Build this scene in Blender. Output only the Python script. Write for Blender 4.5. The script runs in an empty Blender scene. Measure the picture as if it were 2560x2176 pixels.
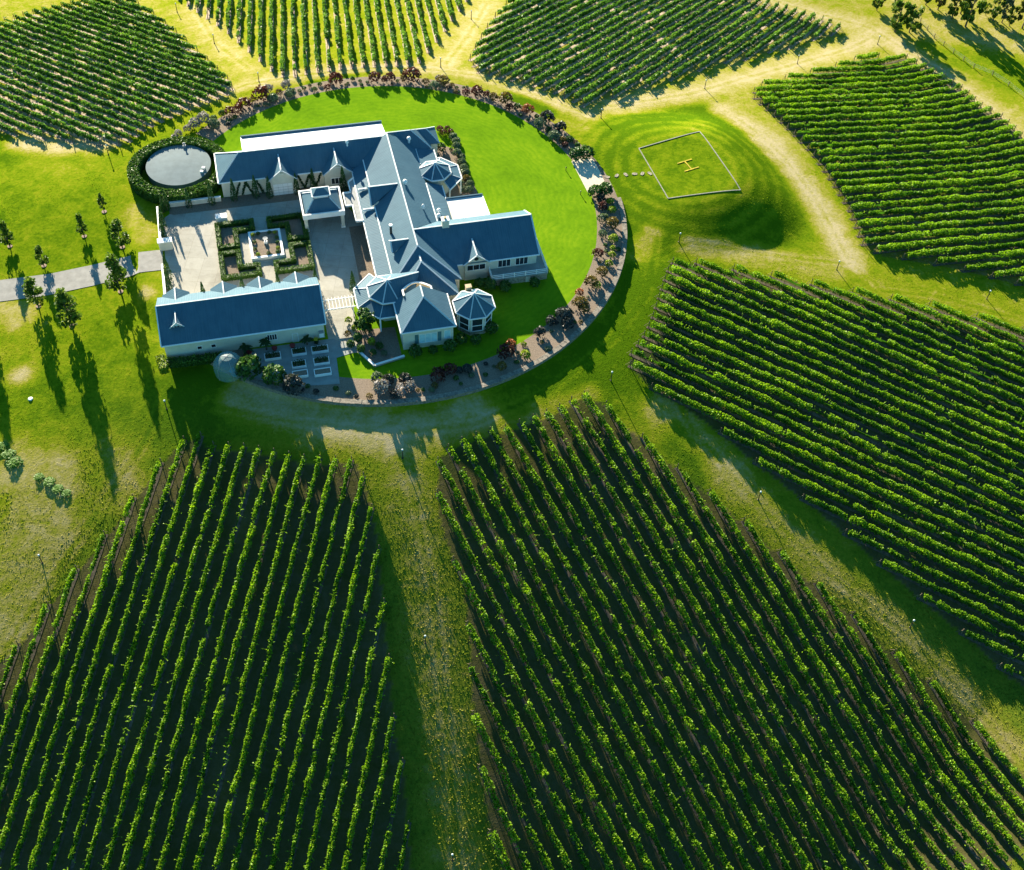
import bpy, math, random
import numpy as np
from mathutils import Vector, Matrix

R = math.radians
rng = np.random.default_rng(7)
random.seed(7)
scene = bpy.context.scene
COL = scene.collection

# ------------------------------------------------------------------ camera
CAM_H = 160.0
F_PX, TH, RO = 3000.0, R(51.243), R(3.9056)

def cam_ray(px, py):
    x = (px - 1280) / F_PX; y = -(py - 1088) / F_PX
    c, s = math.cos(RO), math.sin(RO)
    x, y = c * x - s * y, s * x + c * y
    return np.array([x, math.cos(TH) + y * math.sin(TH), -math.sin(TH) + y * math.cos(TH)])

cam_d = bpy.data.cameras.new('camera'); cam = bpy.data.objects.new('camera', cam_d); COL.objects.link(cam)
fw = Vector((0, math.cos(TH), -math.sin(TH))); up0 = Vector((0, math.sin(TH), math.cos(TH))); rt0 = Vector((1, 0, 0))
rt = math.cos(RO) * rt0 + math.sin(RO) * up0; up = -math.sin(RO) * rt0 + math.cos(RO) * up0
M = Matrix((rt, up, -fw)).transposed().to_4x4(); M.translation = Vector((0, 0, CAM_H)); cam.matrix_world = M
cam_d.sensor_fit = 'HORIZONTAL'; cam_d.sensor_width = 36.0; cam_d.lens = F_PX / 2560 * 36.0
cam_d.clip_start = 1.0; cam_d.clip_end = 5000.0
scene.camera = cam

# ------------------------------------------------------------------ terrain shape: a hill with the estate on its flat top
CX, CY = -28.5, 181.4
HX, HY = 32.2, 203.5
A0 = R(16.5)
OX, OY = -50.24, 171.33
def smooth(a, b, t):
    t = np.clip((t - a) / (b - a), 0, 1); return t * t * (3 - 2 * t)
def terrain(x, y):
    x = np.asarray(x, float); y = np.asarray(y, float)
    dx, dy = x - CX, y - CY; r = np.hypot(dx, dy) + 1e-6; c, s = dx / r, dy / r
    sl = np.where(s > 0, .20, .21) * s * s + np.where(c > 0, .13, .10) * c * c
    w = 3.0
    sp = lambda t: w * np.log1p(np.exp(np.clip(t / w, -30, 30)))
    z = -sl * (sp(r - 51) - .6 * sp(r - 150)) - .00065 * np.clip(-s, 0, 1) ** 2 * np.clip(r - 58, 0, 90) ** 2
    z = z - .75 * smooth(47.9, 49.6, r) * smooth(-.35, .1, -s + .25 * c) 
    # landing mound
    ca, sa = math.cos(R(-68)), math.sin(R(-68))
    hx, hy = x - HX, y - HY
    u = np.abs(hx * ca + hy * sa); v = np.abs(-hx * sa + hy * ca)
    d = np.power(np.power(u, 3.2) + np.power(v, 3.2), 1 / 3.2)
    top = .3
    k = 1 - smooth(8.8, 25.0, d)
    z = z * (1 - k) + top * k
    z = z + .10 * np.sin(x * .11 + 1.3) * np.sin(y * .09) * smooth(52, 70, r)
    return z
def at(px, py, h=0.0):
    d = cam_ray(px, py); t = -CAM_H / d[2]
    for _ in range(50):
        q = d * t; zt = float(terrain(q[0], q[1])) + h
        t += .7 * ((zt - CAM_H) / d[2] - t)
    q = d * t
    return np.array([q[0], q[1], float(terrain(q[0], q[1]))])
def Z(ox, oy, s): return lambda x, y: (ox + x / s, oy + y / s)
def hw(a, b, z=0.0):                                      # house frame -> world
    return np.array([OX + a * math.cos(A0) - b * math.sin(A0), OY + a * math.sin(A0) + b * math.cos(A0), z])

# ------------------------------------------------------------------ light
EL, AZ = R(18.2), R(25.5)
sd = bpy.data.lights.new('sun', 'SUN'); so = bpy.data.objects.new('sun', sd); COL.objects.link(so)
sd.energy = 5.0; sd.angle = R(.5); sd.color = (1.0, .89, .69)
dv = Vector((math.sin(AZ) * math.cos(EL), -math.cos(AZ) * math.cos(EL), -math.sin(EL)))
so.rotation_euler = dv.to_track_quat('-Z', 'Y').to_euler()
wd = bpy.data.worlds.new('World'); scene.world = wd; wd.use_nodes = True
nt = wd.node_tree; bg = nt.nodes['Background']; sky = nt.nodes.new('ShaderNodeTexSky')
sky.sky_type = 'NISHITA'; sky.sun_disc = False; sky.sun_elevation = EL; sky.sun_rotation = -AZ
sky.air_density = 1.2; sky.dust_density = .4; sky.ozone_density = 3.0
tint = nt.nodes.new('ShaderNodeMix'); tint.data_type = 'RGBA'; tint.blend_type = 'MULTIPLY'; tint.inputs[0].default_value = 1.0; tint.inputs[7].default_value = (.40, .90, 1.0, 1)
nt.links.new(sky.outputs[0], tint.inputs[6]); nt.links.new(tint.outputs[2], bg.inputs[0]); bg.inputs[1].default_value = .05
scene.view_settings.view_transform = 'Standard'; scene.view_settings.look = 'None'
scene.view_settings.exposure = 1.98; scene.view_settings.gamma = 1.0
scene.cycles.max_bounces = 6; scene.cycles.transparent_max_bounces = 8

# ------------------------------------------------------------------ materials
class NT:
    def __init__(s, name):
        s.m = bpy.data.materials.new(name); s.m.use_nodes = True; s.t = s.m.node_tree
        s.b = s.t.nodes['Principled BSDF']; s.out = s.t.nodes['Material Output']
    def n(s, typ, **kw):
        nd = s.t.nodes.new(typ)
        for k, v in kw.items():
            if k in nd.bl_rna.properties: setattr(nd, k, v)
            else: nd.inputs[k].default_value = v
        return nd
    def l(s, a, b): s.t.links.new(a, b)
    def noise(s, scale, detail=3, rough=.55, vec=None, dist=0.0):
        nd = s.n('ShaderNodeTexNoise'); nd.inputs['Scale'].default_value = scale; nd.inputs['Detail'].default_value = detail
        nd.inputs['Roughness'].default_value = rough; nd.inputs['Distortion'].default_value = dist
        if vec is not None: s.l(vec, nd.inputs['Vector'])
        return nd.outputs['Fac']
    def ramp(s, fac, stops):
        nd = s.n('ShaderNodeValToRGB'); cr = nd.color_ramp
        while len(cr.elements) < len(stops): cr.elements.new(.5)
        for e, (p, c) in zip(cr.elements, stops): e.position = p; e.color = (*c, 1)
        s.l(fac, nd.inputs[0]); return nd.outputs[0]
    def math(s, op, a, b=None, clamp=False):
        nd = s.n('ShaderNodeMath'); nd.operation = op; nd.use_clamp = clamp
        for i, v in enumerate((a, b)):
            if v is None: continue
            if isinstance(v, (int, float)): nd.inputs[i].default_value = v
            else: s.l(v, nd.inputs[i])
        return nd.outputs[0]
    def mix(s, f, a, b, mode='MIX'):
        nd = s.n('ShaderNodeMix'); nd.data_type = 'RGBA'; nd.blend_type = mode
        for i, v in ((0, f), (6, a), (7, b)):
            if isinstance(v, (int, float)): nd.inputs[i].default_value = v
            elif isinstance(v, tuple): nd.inputs[i].default_value = (*v, 1)
            else: s.l(v, nd.inputs[i])
        return nd.outputs[2]
    def bump(s, h, strength, dist, prev=None):
        nd = s.n('ShaderNodeBump'); nd.inputs['Strength'].default_value = strength; nd.inputs['Distance'].default_value = dist
        s.l(h, nd.inputs['Height'])
        if prev is not None: s.l(prev, nd.inputs['Normal'])
        return nd.outputs[0]
    def coord(s, k='Object'): return s.n('ShaderNodeTexCoord').outputs[k]
    def attr(s, k): return s.n('ShaderNodeAttribute', attribute_name=k).outputs['Fac']

def plain(name, col, rough=.7, var=.25, scale=1.5, spec=.3, bump=0.0, metal=0.0):
    k = NT(name); v = k.coord()
    n1 = k.noise(scale, 4, .6, v)
    d = tuple(c * (1 - var) for c in col); li = tuple(min(1, c * (1 + var)) for c in col)
    k.l(k.ramp(n1, [(.3, d), (.7, li)]), k.b.inputs['Base Color'])
    k.b.inputs['Roughness'].default_value = rough; k.b.inputs['Metallic'].default_value = metal
    k.b.inputs['Specular IOR Level'].default_value = spec
    if bump: k.l(k.bump(n1, .6, bump), k.b.inputs['Normal'])
    return k.m

def roof_mat(name, axis, g=1.0):
    k = NT(name); v = k.coord()
    sx = k.n('ShaderNodeSeparateXYZ'); k.l(v, sx.inputs[0])
    w = k.math('MULTIPLY', sx.outputs[axis], 2 * math.pi / .42)
    rib = k.math('POWER', k.math('ABSOLUTE', k.math('COSINE', k.math('MULTIPLY', w, .5))), 6.0)
    n1 = k.noise(.35, 4, .6, v); n2 = k.noise(3.0, 3, .6, v)
    c = k.ramp(n1, [(.25, tuple(q * g for q in (.056, .125, .175))), (.75, tuple(q * g for q in (.082, .162, .215)))])
    c = k.mix(k.math('MULTIPLY', n2, .25), c, (.10 * g, .19 * g, .245 * g))
    mp = k.n('ShaderNodeMapping'); mp.inputs['Scale'].default_value = (3.5, .3, .3) if axis == 0 else (.3, 3.5, .3); k.l(v, mp.inputs[0])
    c = k.mix(k.math('MULTIPLY', k.math('SUBTRACT', k.noise(1.0, 4, .65, mp.outputs[0]), .42, True), 1.6, True), c, (.62, .66, .70), 'MULTIPLY')
    k.l(c, k.b.inputs['Base Color']); k.b.inputs['Roughness'].default_value = .6
    k.b.inputs['Specular IOR Level'].default_value = .06
    k.l(k.bump(rib, .5, .03), k.b.inputs['Normal'])
    return k.m

def leaf_mat(name, stops, trans=.35, rough=.55):
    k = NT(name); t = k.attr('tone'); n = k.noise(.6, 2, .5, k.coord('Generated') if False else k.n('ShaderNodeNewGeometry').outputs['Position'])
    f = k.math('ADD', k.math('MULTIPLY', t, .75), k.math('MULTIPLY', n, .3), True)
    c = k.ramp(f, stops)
    k.l(c, k.b.inputs['Base Color']); k.b.inputs['Roughness'].default_value = rough; k.b.inputs['Specular IOR Level'].default_value = .25
    tr = k.n('ShaderNodeBsdfTranslucent'); k.l(k.mix(.5, c, (1, 1, .35), 'MULTIPLY'), tr.inputs[0])
    mx = k.n('ShaderNodeMixShader'); mx.inputs[0].default_value = trans
    k.l(k.b.outputs[0], mx.inputs[1]); k.l(tr.outputs[0], mx.inputs[2]); k.l(mx.outputs[0], k.out.inputs[0])
    return k.m

MT = {}
MT['roof_a'] = roof_mat('roof_steel_a', 0); MT['roof_b'] = roof_mat('roof_steel_b', 1)
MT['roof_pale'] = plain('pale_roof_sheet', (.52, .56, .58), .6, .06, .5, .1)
MT['cap'] = plain('ridge_capping', (.50, .57, .60), .55, .1, 2, .3)
MT['cream'] = plain('cream_render', (.62, .60, .50), .85, .08, .8)
MT['white'] = plain('white_paint', (.80, .81, .80), .5, .05, 1.5, .4)
MT['glass'] = plain('window_glass', (.02, .03, .04), .08, .3, .5, .8)
MT['bright_glass'] = plain('pale_window_blind', (.42, .66, .74), .35, .15, .8, .5)
MT['shutter'] = plain('teal_shutter', (.07, .17, .19), .6, .15)
MT['stone'] = plain('rough_stone', (.30, .26, .20), .9, .5, 2.2, .2, .12)
MT['wallstone'] = plain('retaining_stone', (.21, .185, .15), .9, .45, 2.6, .2, .12)
MT['tan'] = plain('tan_render', (.55, .42, .26), .85, .12, 1.0)
def pave_mat():
    k = NT('court_concrete'); v = k.coord(); n1 = k.noise(.22, 5, .65, v, .5); n2 = k.noise(2.5, 4, .7, v)
    br = k.n('ShaderNodeTexBrick'); k.l(v, br.inputs['Vector']); br.inputs['Scale'].default_value = 1.0; br.inputs['Brick Width'].default_value = 3.2; br.inputs['Row Height'].default_value = 3.2; br.inputs['Mortar Size'].default_value = .035; br.offset = 0.0
    br.inputs['Color1'].default_value = (1, 1, 1, 1); br.inputs['Color2'].default_value = (.9, .9, .9, 1); br.inputs['Mortar'].default_value = (.74, .72, .69, 1)
    c = k.ramp(n1, [(.25, (.31, .29, .25)), (.5, (.45, .43, .375)), (.75, (.52, .50, .45))])
    c = k.mix(k.math('MULTIPLY', n2, .5), c, (.55, .54, .5), 'MULTIPLY'); c = k.mix(1.0, c, br.outputs['Color'], 'MULTIPLY')
    k.l(c, k.b.inputs['Base Color']); k.b.inputs['Roughness'].default_value = .9; k.b.inputs['Specular IOR Level'].default_value = .1
    return k.m
MT['pave'] = pave_mat()
MT['patio'] = plain('patio_paving', (.26, .28, .27), .85, .15, .6)
MT['gravel'] = plain('bed_gravel', (.22, .172, .13), .95, .3, 5.0, .1, .05)
MT['sand'] = plain('pale_sand', (.62, .55, .42), .95, .12, 2.0, .1, .03)
MT['drive'] = plain('driveway_gravel', (.30, .29, .27), .95, .16, .7, .1, .02)
MT['soil'] = plain('vine_soil', (.34, .27, .20), .95, .4, 1.6, .1, .06)
MT['soil_near'] = plain('shaded_vine_soil', (.11, .09, .065), .95, .45, 1.6, .1, .06)  # darkened copy of the vine soil, shade of the near rows painted in
MT['stonepale'] = plain('pale_border_stone', (.28, .27, .22), .9, .35, 4)
MT['mulch'] = plain('bark_mulch', (.30, .21, .17), .95, .35, 6)
MT['wood'] = plain('weathered_wood', (.16, .12, .08), .9, .3, 4)
MT['bark'] = plain('bark', (.13, .10, .075), .95, .3, 4)
MT['black'] = plain('black_metal', (.03, .03, .03), .5, .2)
MT['tank'] = plain('tank_steel', (.15, .195, .21), .75, .12, .6, .08)
MT['blue'] = plain('blue_plastic', (.10, .38, .55), .4, .1)
MT['yellow'] = plain('yellow_paint', (.46, .36, .025), .9, .5, 1.6)
MT['red'] = plain('red_pot', (.30, .04, .04), .6, .2)
MT['marble'] = plain('grey_plaster', (.30, .31, .31), .8, .12, 2)

def vine_stops(d, l): return [(.12, d), (.5, tuple((a + b) / 2 for a, b in zip(d, l))), (.95, l)]
MT['vine_near'] = leaf_mat('vine_leaf', [(.05, (.014, .06, .006)), (.42, (.07, .20, .008)), (.85, (.27, .45, .012))], .44)
MT['vine_far'] = leaf_mat('vine_leaf_far', [(.05, (.014, .06, .012)), (.45, (.06, .17, .02)), (.9, (.19, .36, .04))], .38)
MT['box'] = leaf_mat('hedge_leaf', [(.05, (.01, .04, .006)), (.5, (.04, .11, .01)), (.95, (.13, .24, .03))], .25)
MT['tree'] = leaf_mat('tree_leaf', [(.05, (.015, .05, .008)), (.5, (.075, .15, .014)), (.95, (.22, .30, .035))], .4)
MT['olive'] = leaf_mat('olive_leaf', [(.05, (.04, .05, .012)), (.5, (.13, .14, .03)), (.95, (.30, .28, .07))], .4)
SHRUB = {
 'g': [(.05, (.010, .04, .010)), (.5, (.03, .09, .016)), (.95, (.08, .17, .03))],
 'l': [(.05, (.05, .10, .006)), (.5, (.18, .26, .008)), (.95, (.36, .44, .03))],
 'r': [(.05, (.022, .008, .009)), (.5, (.065, .020, .018)), (.95, (.15, .045, .032))],
 'o': [(.05, (.05, .02, .008)), (.5, (.20, .06, .025)), (.95, (.45, .16, .06))],
 'b': [(.05, (.03, .026, .008)), (.5, (.10, .075, .018)), (.95, (.22, .16, .035))],
 'p': [(.05, (.05, .05, .055)), (.5, (.17, .16, .17)), (.95, (.38, .35, .34))],
 's': [(.05, (.03, .055, .03)), (.5, (.085, .13, .075)), (.95, (.18, .24, .13))],
 'w': [(.05, (.03, .09, .008)), (.5, (.07, .19, .010)), (.95, (.14, .28, .02))],
 'd': [(.05, (.008, .012, .018)), (.5, (.022, .03, .035)), (.95, (.06, .07, .06))],
}
for k_, st in SHRUB.items(): MT['shrub_' + k_] = leaf_mat('shrub_leaf_' + k_, st, .25)

def grass_colour(k, bump=.45):
    v = k.n('ShaderNodeNewGeometry').outputs['Position']
    d = k.attr('dry')
    nA = k.noise(.045, 4, .6, v, .4); nB = k.noise(.28, 5, .65, v, .6); nC = k.noise(1.6, 4, .7, v); nD = k.noise(6.0, 2, .6, v)
    f = k.math('ADD', k.math('MULTIPLY', d, .5), .38)
    f = k.math('ADD', f, k.math('MULTIPLY', k.math('SUBTRACT', nA, .5), .35))
    f = k.math('ADD', f, k.math('MULTIPLY', k.math('SUBTRACT', nB, .5), .85))
    f = k.math('ADD', f, k.math('MULTIPLY', k.math('SUBTRACT', nC, .5), .65), True)
    c = k.ramp(f, [(.04, (.075, .15, .004)), (.24, (.15, .225, .006)), (.44, (.235, .27, .012)), (.60, (.33, .305, .055)), (.78, (.42, .365, .14)), (.95, (.50, .42, .23))])
    c = k.mix(k.math('MULTIPLY', nD, .5), c, (.5, .5, .45), 'MULTIPLY')
    c = k.mix(k.math('MULTIPLY', k.attr('soil_shade'), .8), c, (.034, .033, .024))
    k.l(c, k.b.inputs['Base Color']); k.b.inputs['Roughness'].default_value = 1.0; k.b.inputs['Specular IOR Level'].default_value = 0.0
    h = k.math('ADD', k.math('MULTIPLY', nC, .6), k.math('MULTIPLY', nD, .25))
    k.l(k.bump(h, bump, .3), k.b.inputs['Normal'])
def ground_mat():
    k = NT('field_grass'); grass_colour(k); return k.m
MT['ground'] = ground_mat()

def lawn_mat():
    k = NT('mown_lawn'); v = k.n('ShaderNodeNewGeometry').outputs['Position']
    sub = k.n('ShaderNodeVectorMath'); sub.operation = 'SUBTRACT'; k.l(v, sub.inputs[0]); sub.inputs[1].default_value = (CX + 2, CY + 3, 0)
    ln = k.n('ShaderNodeVectorMath'); ln.operation = 'LENGTH'; k.l(sub.outputs[0], ln.inputs[0])
    nA = k.noise(.12, 4, .6, v); nB = k.noise(.9, 4, .7, v); nC = k.noise(5, 3, .7, v)
    rr = k.math('ADD', ln.outputs['Value'], k.math('MULTIPLY', nA, 7.0))
    st = k.math('MULTIPLY', k.math('SINE', k.math('MULTIPLY', rr, 5.2)), k.math("MULTIPLY", nA, .06))
    f = k.math('ADD', k.math('ADD', k.math('MULTIPLY', nA, .5), k.math('MULTIPLY', nB, .35)), k.math('ADD', st, k.math('MULTIPLY', nC, .15)))
    c = k.ramp(f, [(.30, (.075, .17, .006)), (.5, (.125, .245, .007)), (.72, (.20, .31, .010))])
    k.l(c, k.b.inputs['Base Color']); k.b.inputs['Roughness'].default_value = 1.0; k.b.inputs['Specular IOR Level'].default_value = 0.0
    k.l(k.bump(nC, .4, .06), k.b.inputs['Normal'])
    return k.m
MT['lawn'] = lawn_mat()

# ------------------------------------------------------------------ object helpers
def tag(o, label=None, cat=None, group=None, kind=None):
    if label: o['label'] = label
    if cat: o['category'] = cat
    if group: o['group'] = group
    if kind: o['kind'] = kind
    return o
def empty(name, loc, label, cat, rz=0.0, group=None):
    o = bpy.data.objects.new(name, None); COL.objects.link(o); o.location = [float(c) for c in loc]; o.rotation_euler = (0, 0, rz)
    o.empty_display_size = .5
    return tag(o, label, cat, group)
def link(name, me, parent=None):
    o = bpy.data.objects.new(name, me); COL.objects.link(o)
    if parent is not None: o.parent = parent
    return o
def dup(o, loc=None, rz=None, sc=None, label=None, parent=None):
    c = o.copy(); COL.objects.link(c)
    if parent is not None: c.parent = parent
    if loc is not None: c.location = [float(q) for q in loc]
    if rz is not None: c.rotation_euler = (0, 0, rz)
    if sc is not None: c.scale = sc if hasattr(sc, '__len__') else (sc, sc, sc)
    if label: c['label'] = label
    for ch in list(o.children): dup(ch, parent=c)
    return c

class MB:
    def __init__(s): s.v = []; s.f = []; s.m = []; s.mats = []
    def mi(s, mat):
        if mat not in s.mats: s.mats.append(mat)
        return s.mats.index(mat)
    def poly(s, pts, mat):
        i = len(s.v); s.v += [tuple(map(float, p)) for p in pts]; s.f.append(list(range(i, i + len(pts)))); s.m.append(s.mi(mat))
    def hexa(s, b, t, mat, bottom=True):
        n = len(b)
        for i in range(n):
            j = (i + 1) % n; s.poly([b[i], b[j], t[j], t[i]], mat)
        s.poly(t, mat)
        if bottom: s.poly(b[::-1], mat)
    def box(s, a0, a1, b0, b1, z0, z1, mat):
        q = [(a0, b0), (a1, b0), (a1, b1), (a0, b1)]
        s.hexa([(x, y, z0) for x, y in q], [(x, y, z1) for x, y in q], mat)
    def prism(s, q, z0, z1, mat, top=1.0):
        cx = sum(p[0] for p in q) / len(q); cy = sum(p[1] for p in q) / len(q)
        s.hexa([(x, y, z0) for x, y in q], [(cx + (x - cx) * top, cy + (y - cy) * top, z1) for x, y in q], mat)
    def ngon(s, x, y, r, z0, z1, n, mat, rot=0.0, top=1.0):
        s.prism([(x + r * math.cos(rot + 2 * math.pi * i / n), y + r * math.sin(rot + 2 * math.pi * i / n)) for i in range(n)], z0, z1, mat, top)
    def beam(s, p, q, w, h, mat):                       # rectangular bar from p to q
        p, q = Vector(p), Vector(q); d = (q - p).normalized()
        sd_ = d.cross(Vector((0, 0, 1)))
        if sd_.length < 1e-4: sd_ = Vector((1, 0, 0))
        sd_.normalize(); u = sd_.cross(d).normalized()
        c = lambda o_: [o_ + sd_ * w / 2 * i + u * h / 2 * j for i, j in ((-1, -1), (1, -1), (1, 1), (-1, 1))]
        s.hexa(c(p), c(q), mat)
    def slab(s, pts, th, mat):                          # sloping roof plane with thickness
        s.hexa([(x, y, z - th) for x, y, z in pts], pts, mat)
    def roof(s, pts, th=.14, mat=None):
        p = [Vector(q) for q in pts]; n = Vector((0, 0, 0))
        for i in range(len(p)): n += p[i].cross(p[(i + 1) % len(p)])
        if n.z < 0: pts = pts[::-1]; n = -n
        s.slab(pts, th, mat or (MT['roof_b'] if abs(n.x) > abs(n.y) else MT['roof_a']))
    def walls(s, pts, z0, mat, ins=.4):                 # walls below a roof outline, set in under the eaves
        cx = sum(p[0] for p in pts) / len(pts); cy = sum(p[1] for p in pts) / len(pts)
        q = []
        for x, y, z in pts:
            d = math.hypot(x - cx, y - cy); f = (d - ins) / d; q.append((cx + (x - cx) * f, cy + (y - cy) * f, z - .17))
        for i in range(len(q)):
            a, b = q[i], q[(i + 1) % len(q)]
            s.poly([(a[0], a[1], z0), (b[0], b[1], z0), b, a], mat)
    def build(s, name, parent=None, loc=None):
        me = bpy.data.meshes.new(name); me.from_pydata(s.v, [], s.f)
        for m in s.mats: me.materials.append(m)
        me.polygons.foreach_set('material_index', s.m); me.update()
        o = link(name, me, parent)
        if loc is not None: o.location = loc
        return o

def rev(profile, n, mat, mb, cx=0, cy=0):               # lathe
    for (r0, z0), (r1, z1) in zip(profile, profile[1:]):
        for i in range(n):
            a, b = 2 * math.pi * i / n, 2 * math.pi * (i + 1) / n
            q = [(cx + r0 * math.cos(a), cy + r0 * math.sin(a), z0), (cx + r0 * math.cos(b), cy + r0 * math.sin(b), z0),
                 (cx + r1 * math.cos(b), cy + r1 * math.sin(b), z1), (cx + r1 * math.cos(a), cy + r1 * math.sin(a), z1)]
            if r0 < 1e-6: q = q[1:]
            elif r1 < 1e-6: q = q[:3]
            mb.poly(q, mat)

def quads_mesh(name, V, tone, mats, midx=None):
    n = len(V) // 4
    me = bpy.data.meshes.new(name)
    me.vertices.add(n * 4); me.vertices.foreach_set('co', np.ascontiguousarray(V, np.float32).ravel())
    me.loops.add(n * 4); me.loops.foreach_set('vertex_index', np.arange(n * 4, dtype=np.int32))
    me.polygons.add(n); me.polygons.foreach_set('loop_start', np.arange(0, n * 4, 4, dtype=np.int32))
    at_ = me.attributes.new('tone', 'FLOAT', 'FACE'); at_.data.foreach_set('value', np.ascontiguousarray(tone, np.float32))
    for m in mats: me.materials.append(m)
    if midx is not None: me.polygons.foreach_set('material_index', np.ascontiguousarray(midx, np.int32))
    me.update(calc_edges=True)
    return me
def leaf_quads(P, N, size, bias=.6, asp=.72):
    n = len(P); D = rng.normal(size=(n, 3)); D /= np.linalg.norm(D, axis=1)[:, None]
    D = D + N * bias; D /= np.linalg.norm(D, axis=1)[:, None] + 1e-9
    T = rng.normal(size=(n, 3)); T -= (T * D).sum(1)[:, None] * D; T /= np.linalg.norm(T, axis=1)[:, None] + 1e-9
    B = np.cross(D, T); s = np.broadcast_to(np.asarray(size, float), (n,))[:, None] / 2
    V = np.stack([P - T * s - B * s * asp * .5, P + T * s * .2 - B * s * asp, P + T * s + B * s * asp * .4, P - T * s * .3 + B * s * asp], 1)
    return V.reshape(-1, 3)
def noise1(x, seed):
    r = np.random.default_rng(seed); t = r.random(4096); i = np.floor(x).astype(int); f = x - i; f = f * f * (3 - 2 * f)
    return t[i % 4096] * (1 - f) + t[(i + 1) % 4096] * f
ORD = ('first second third fourth fifth sixth seventh eighth ninth tenth eleventh twelfth thirteenth fourteenth fifteenth sixteenth seventeenth '
       'eighteenth nineteenth').split()
TENS = {2: 'twenty', 3: 'thirty', 4: 'forty', 5: 'fifty'}
def ordn(i):
    if i < 19: return ORD[i]
    t, u = divmod(i + 1, 10)
    if u == 0: return {2: 'twentieth', 3: 'thirtieth', 4: 'fortieth', 5: 'fiftieth'}[t]
    return TENS[t] + '-' + ORD[u - 1]

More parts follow.
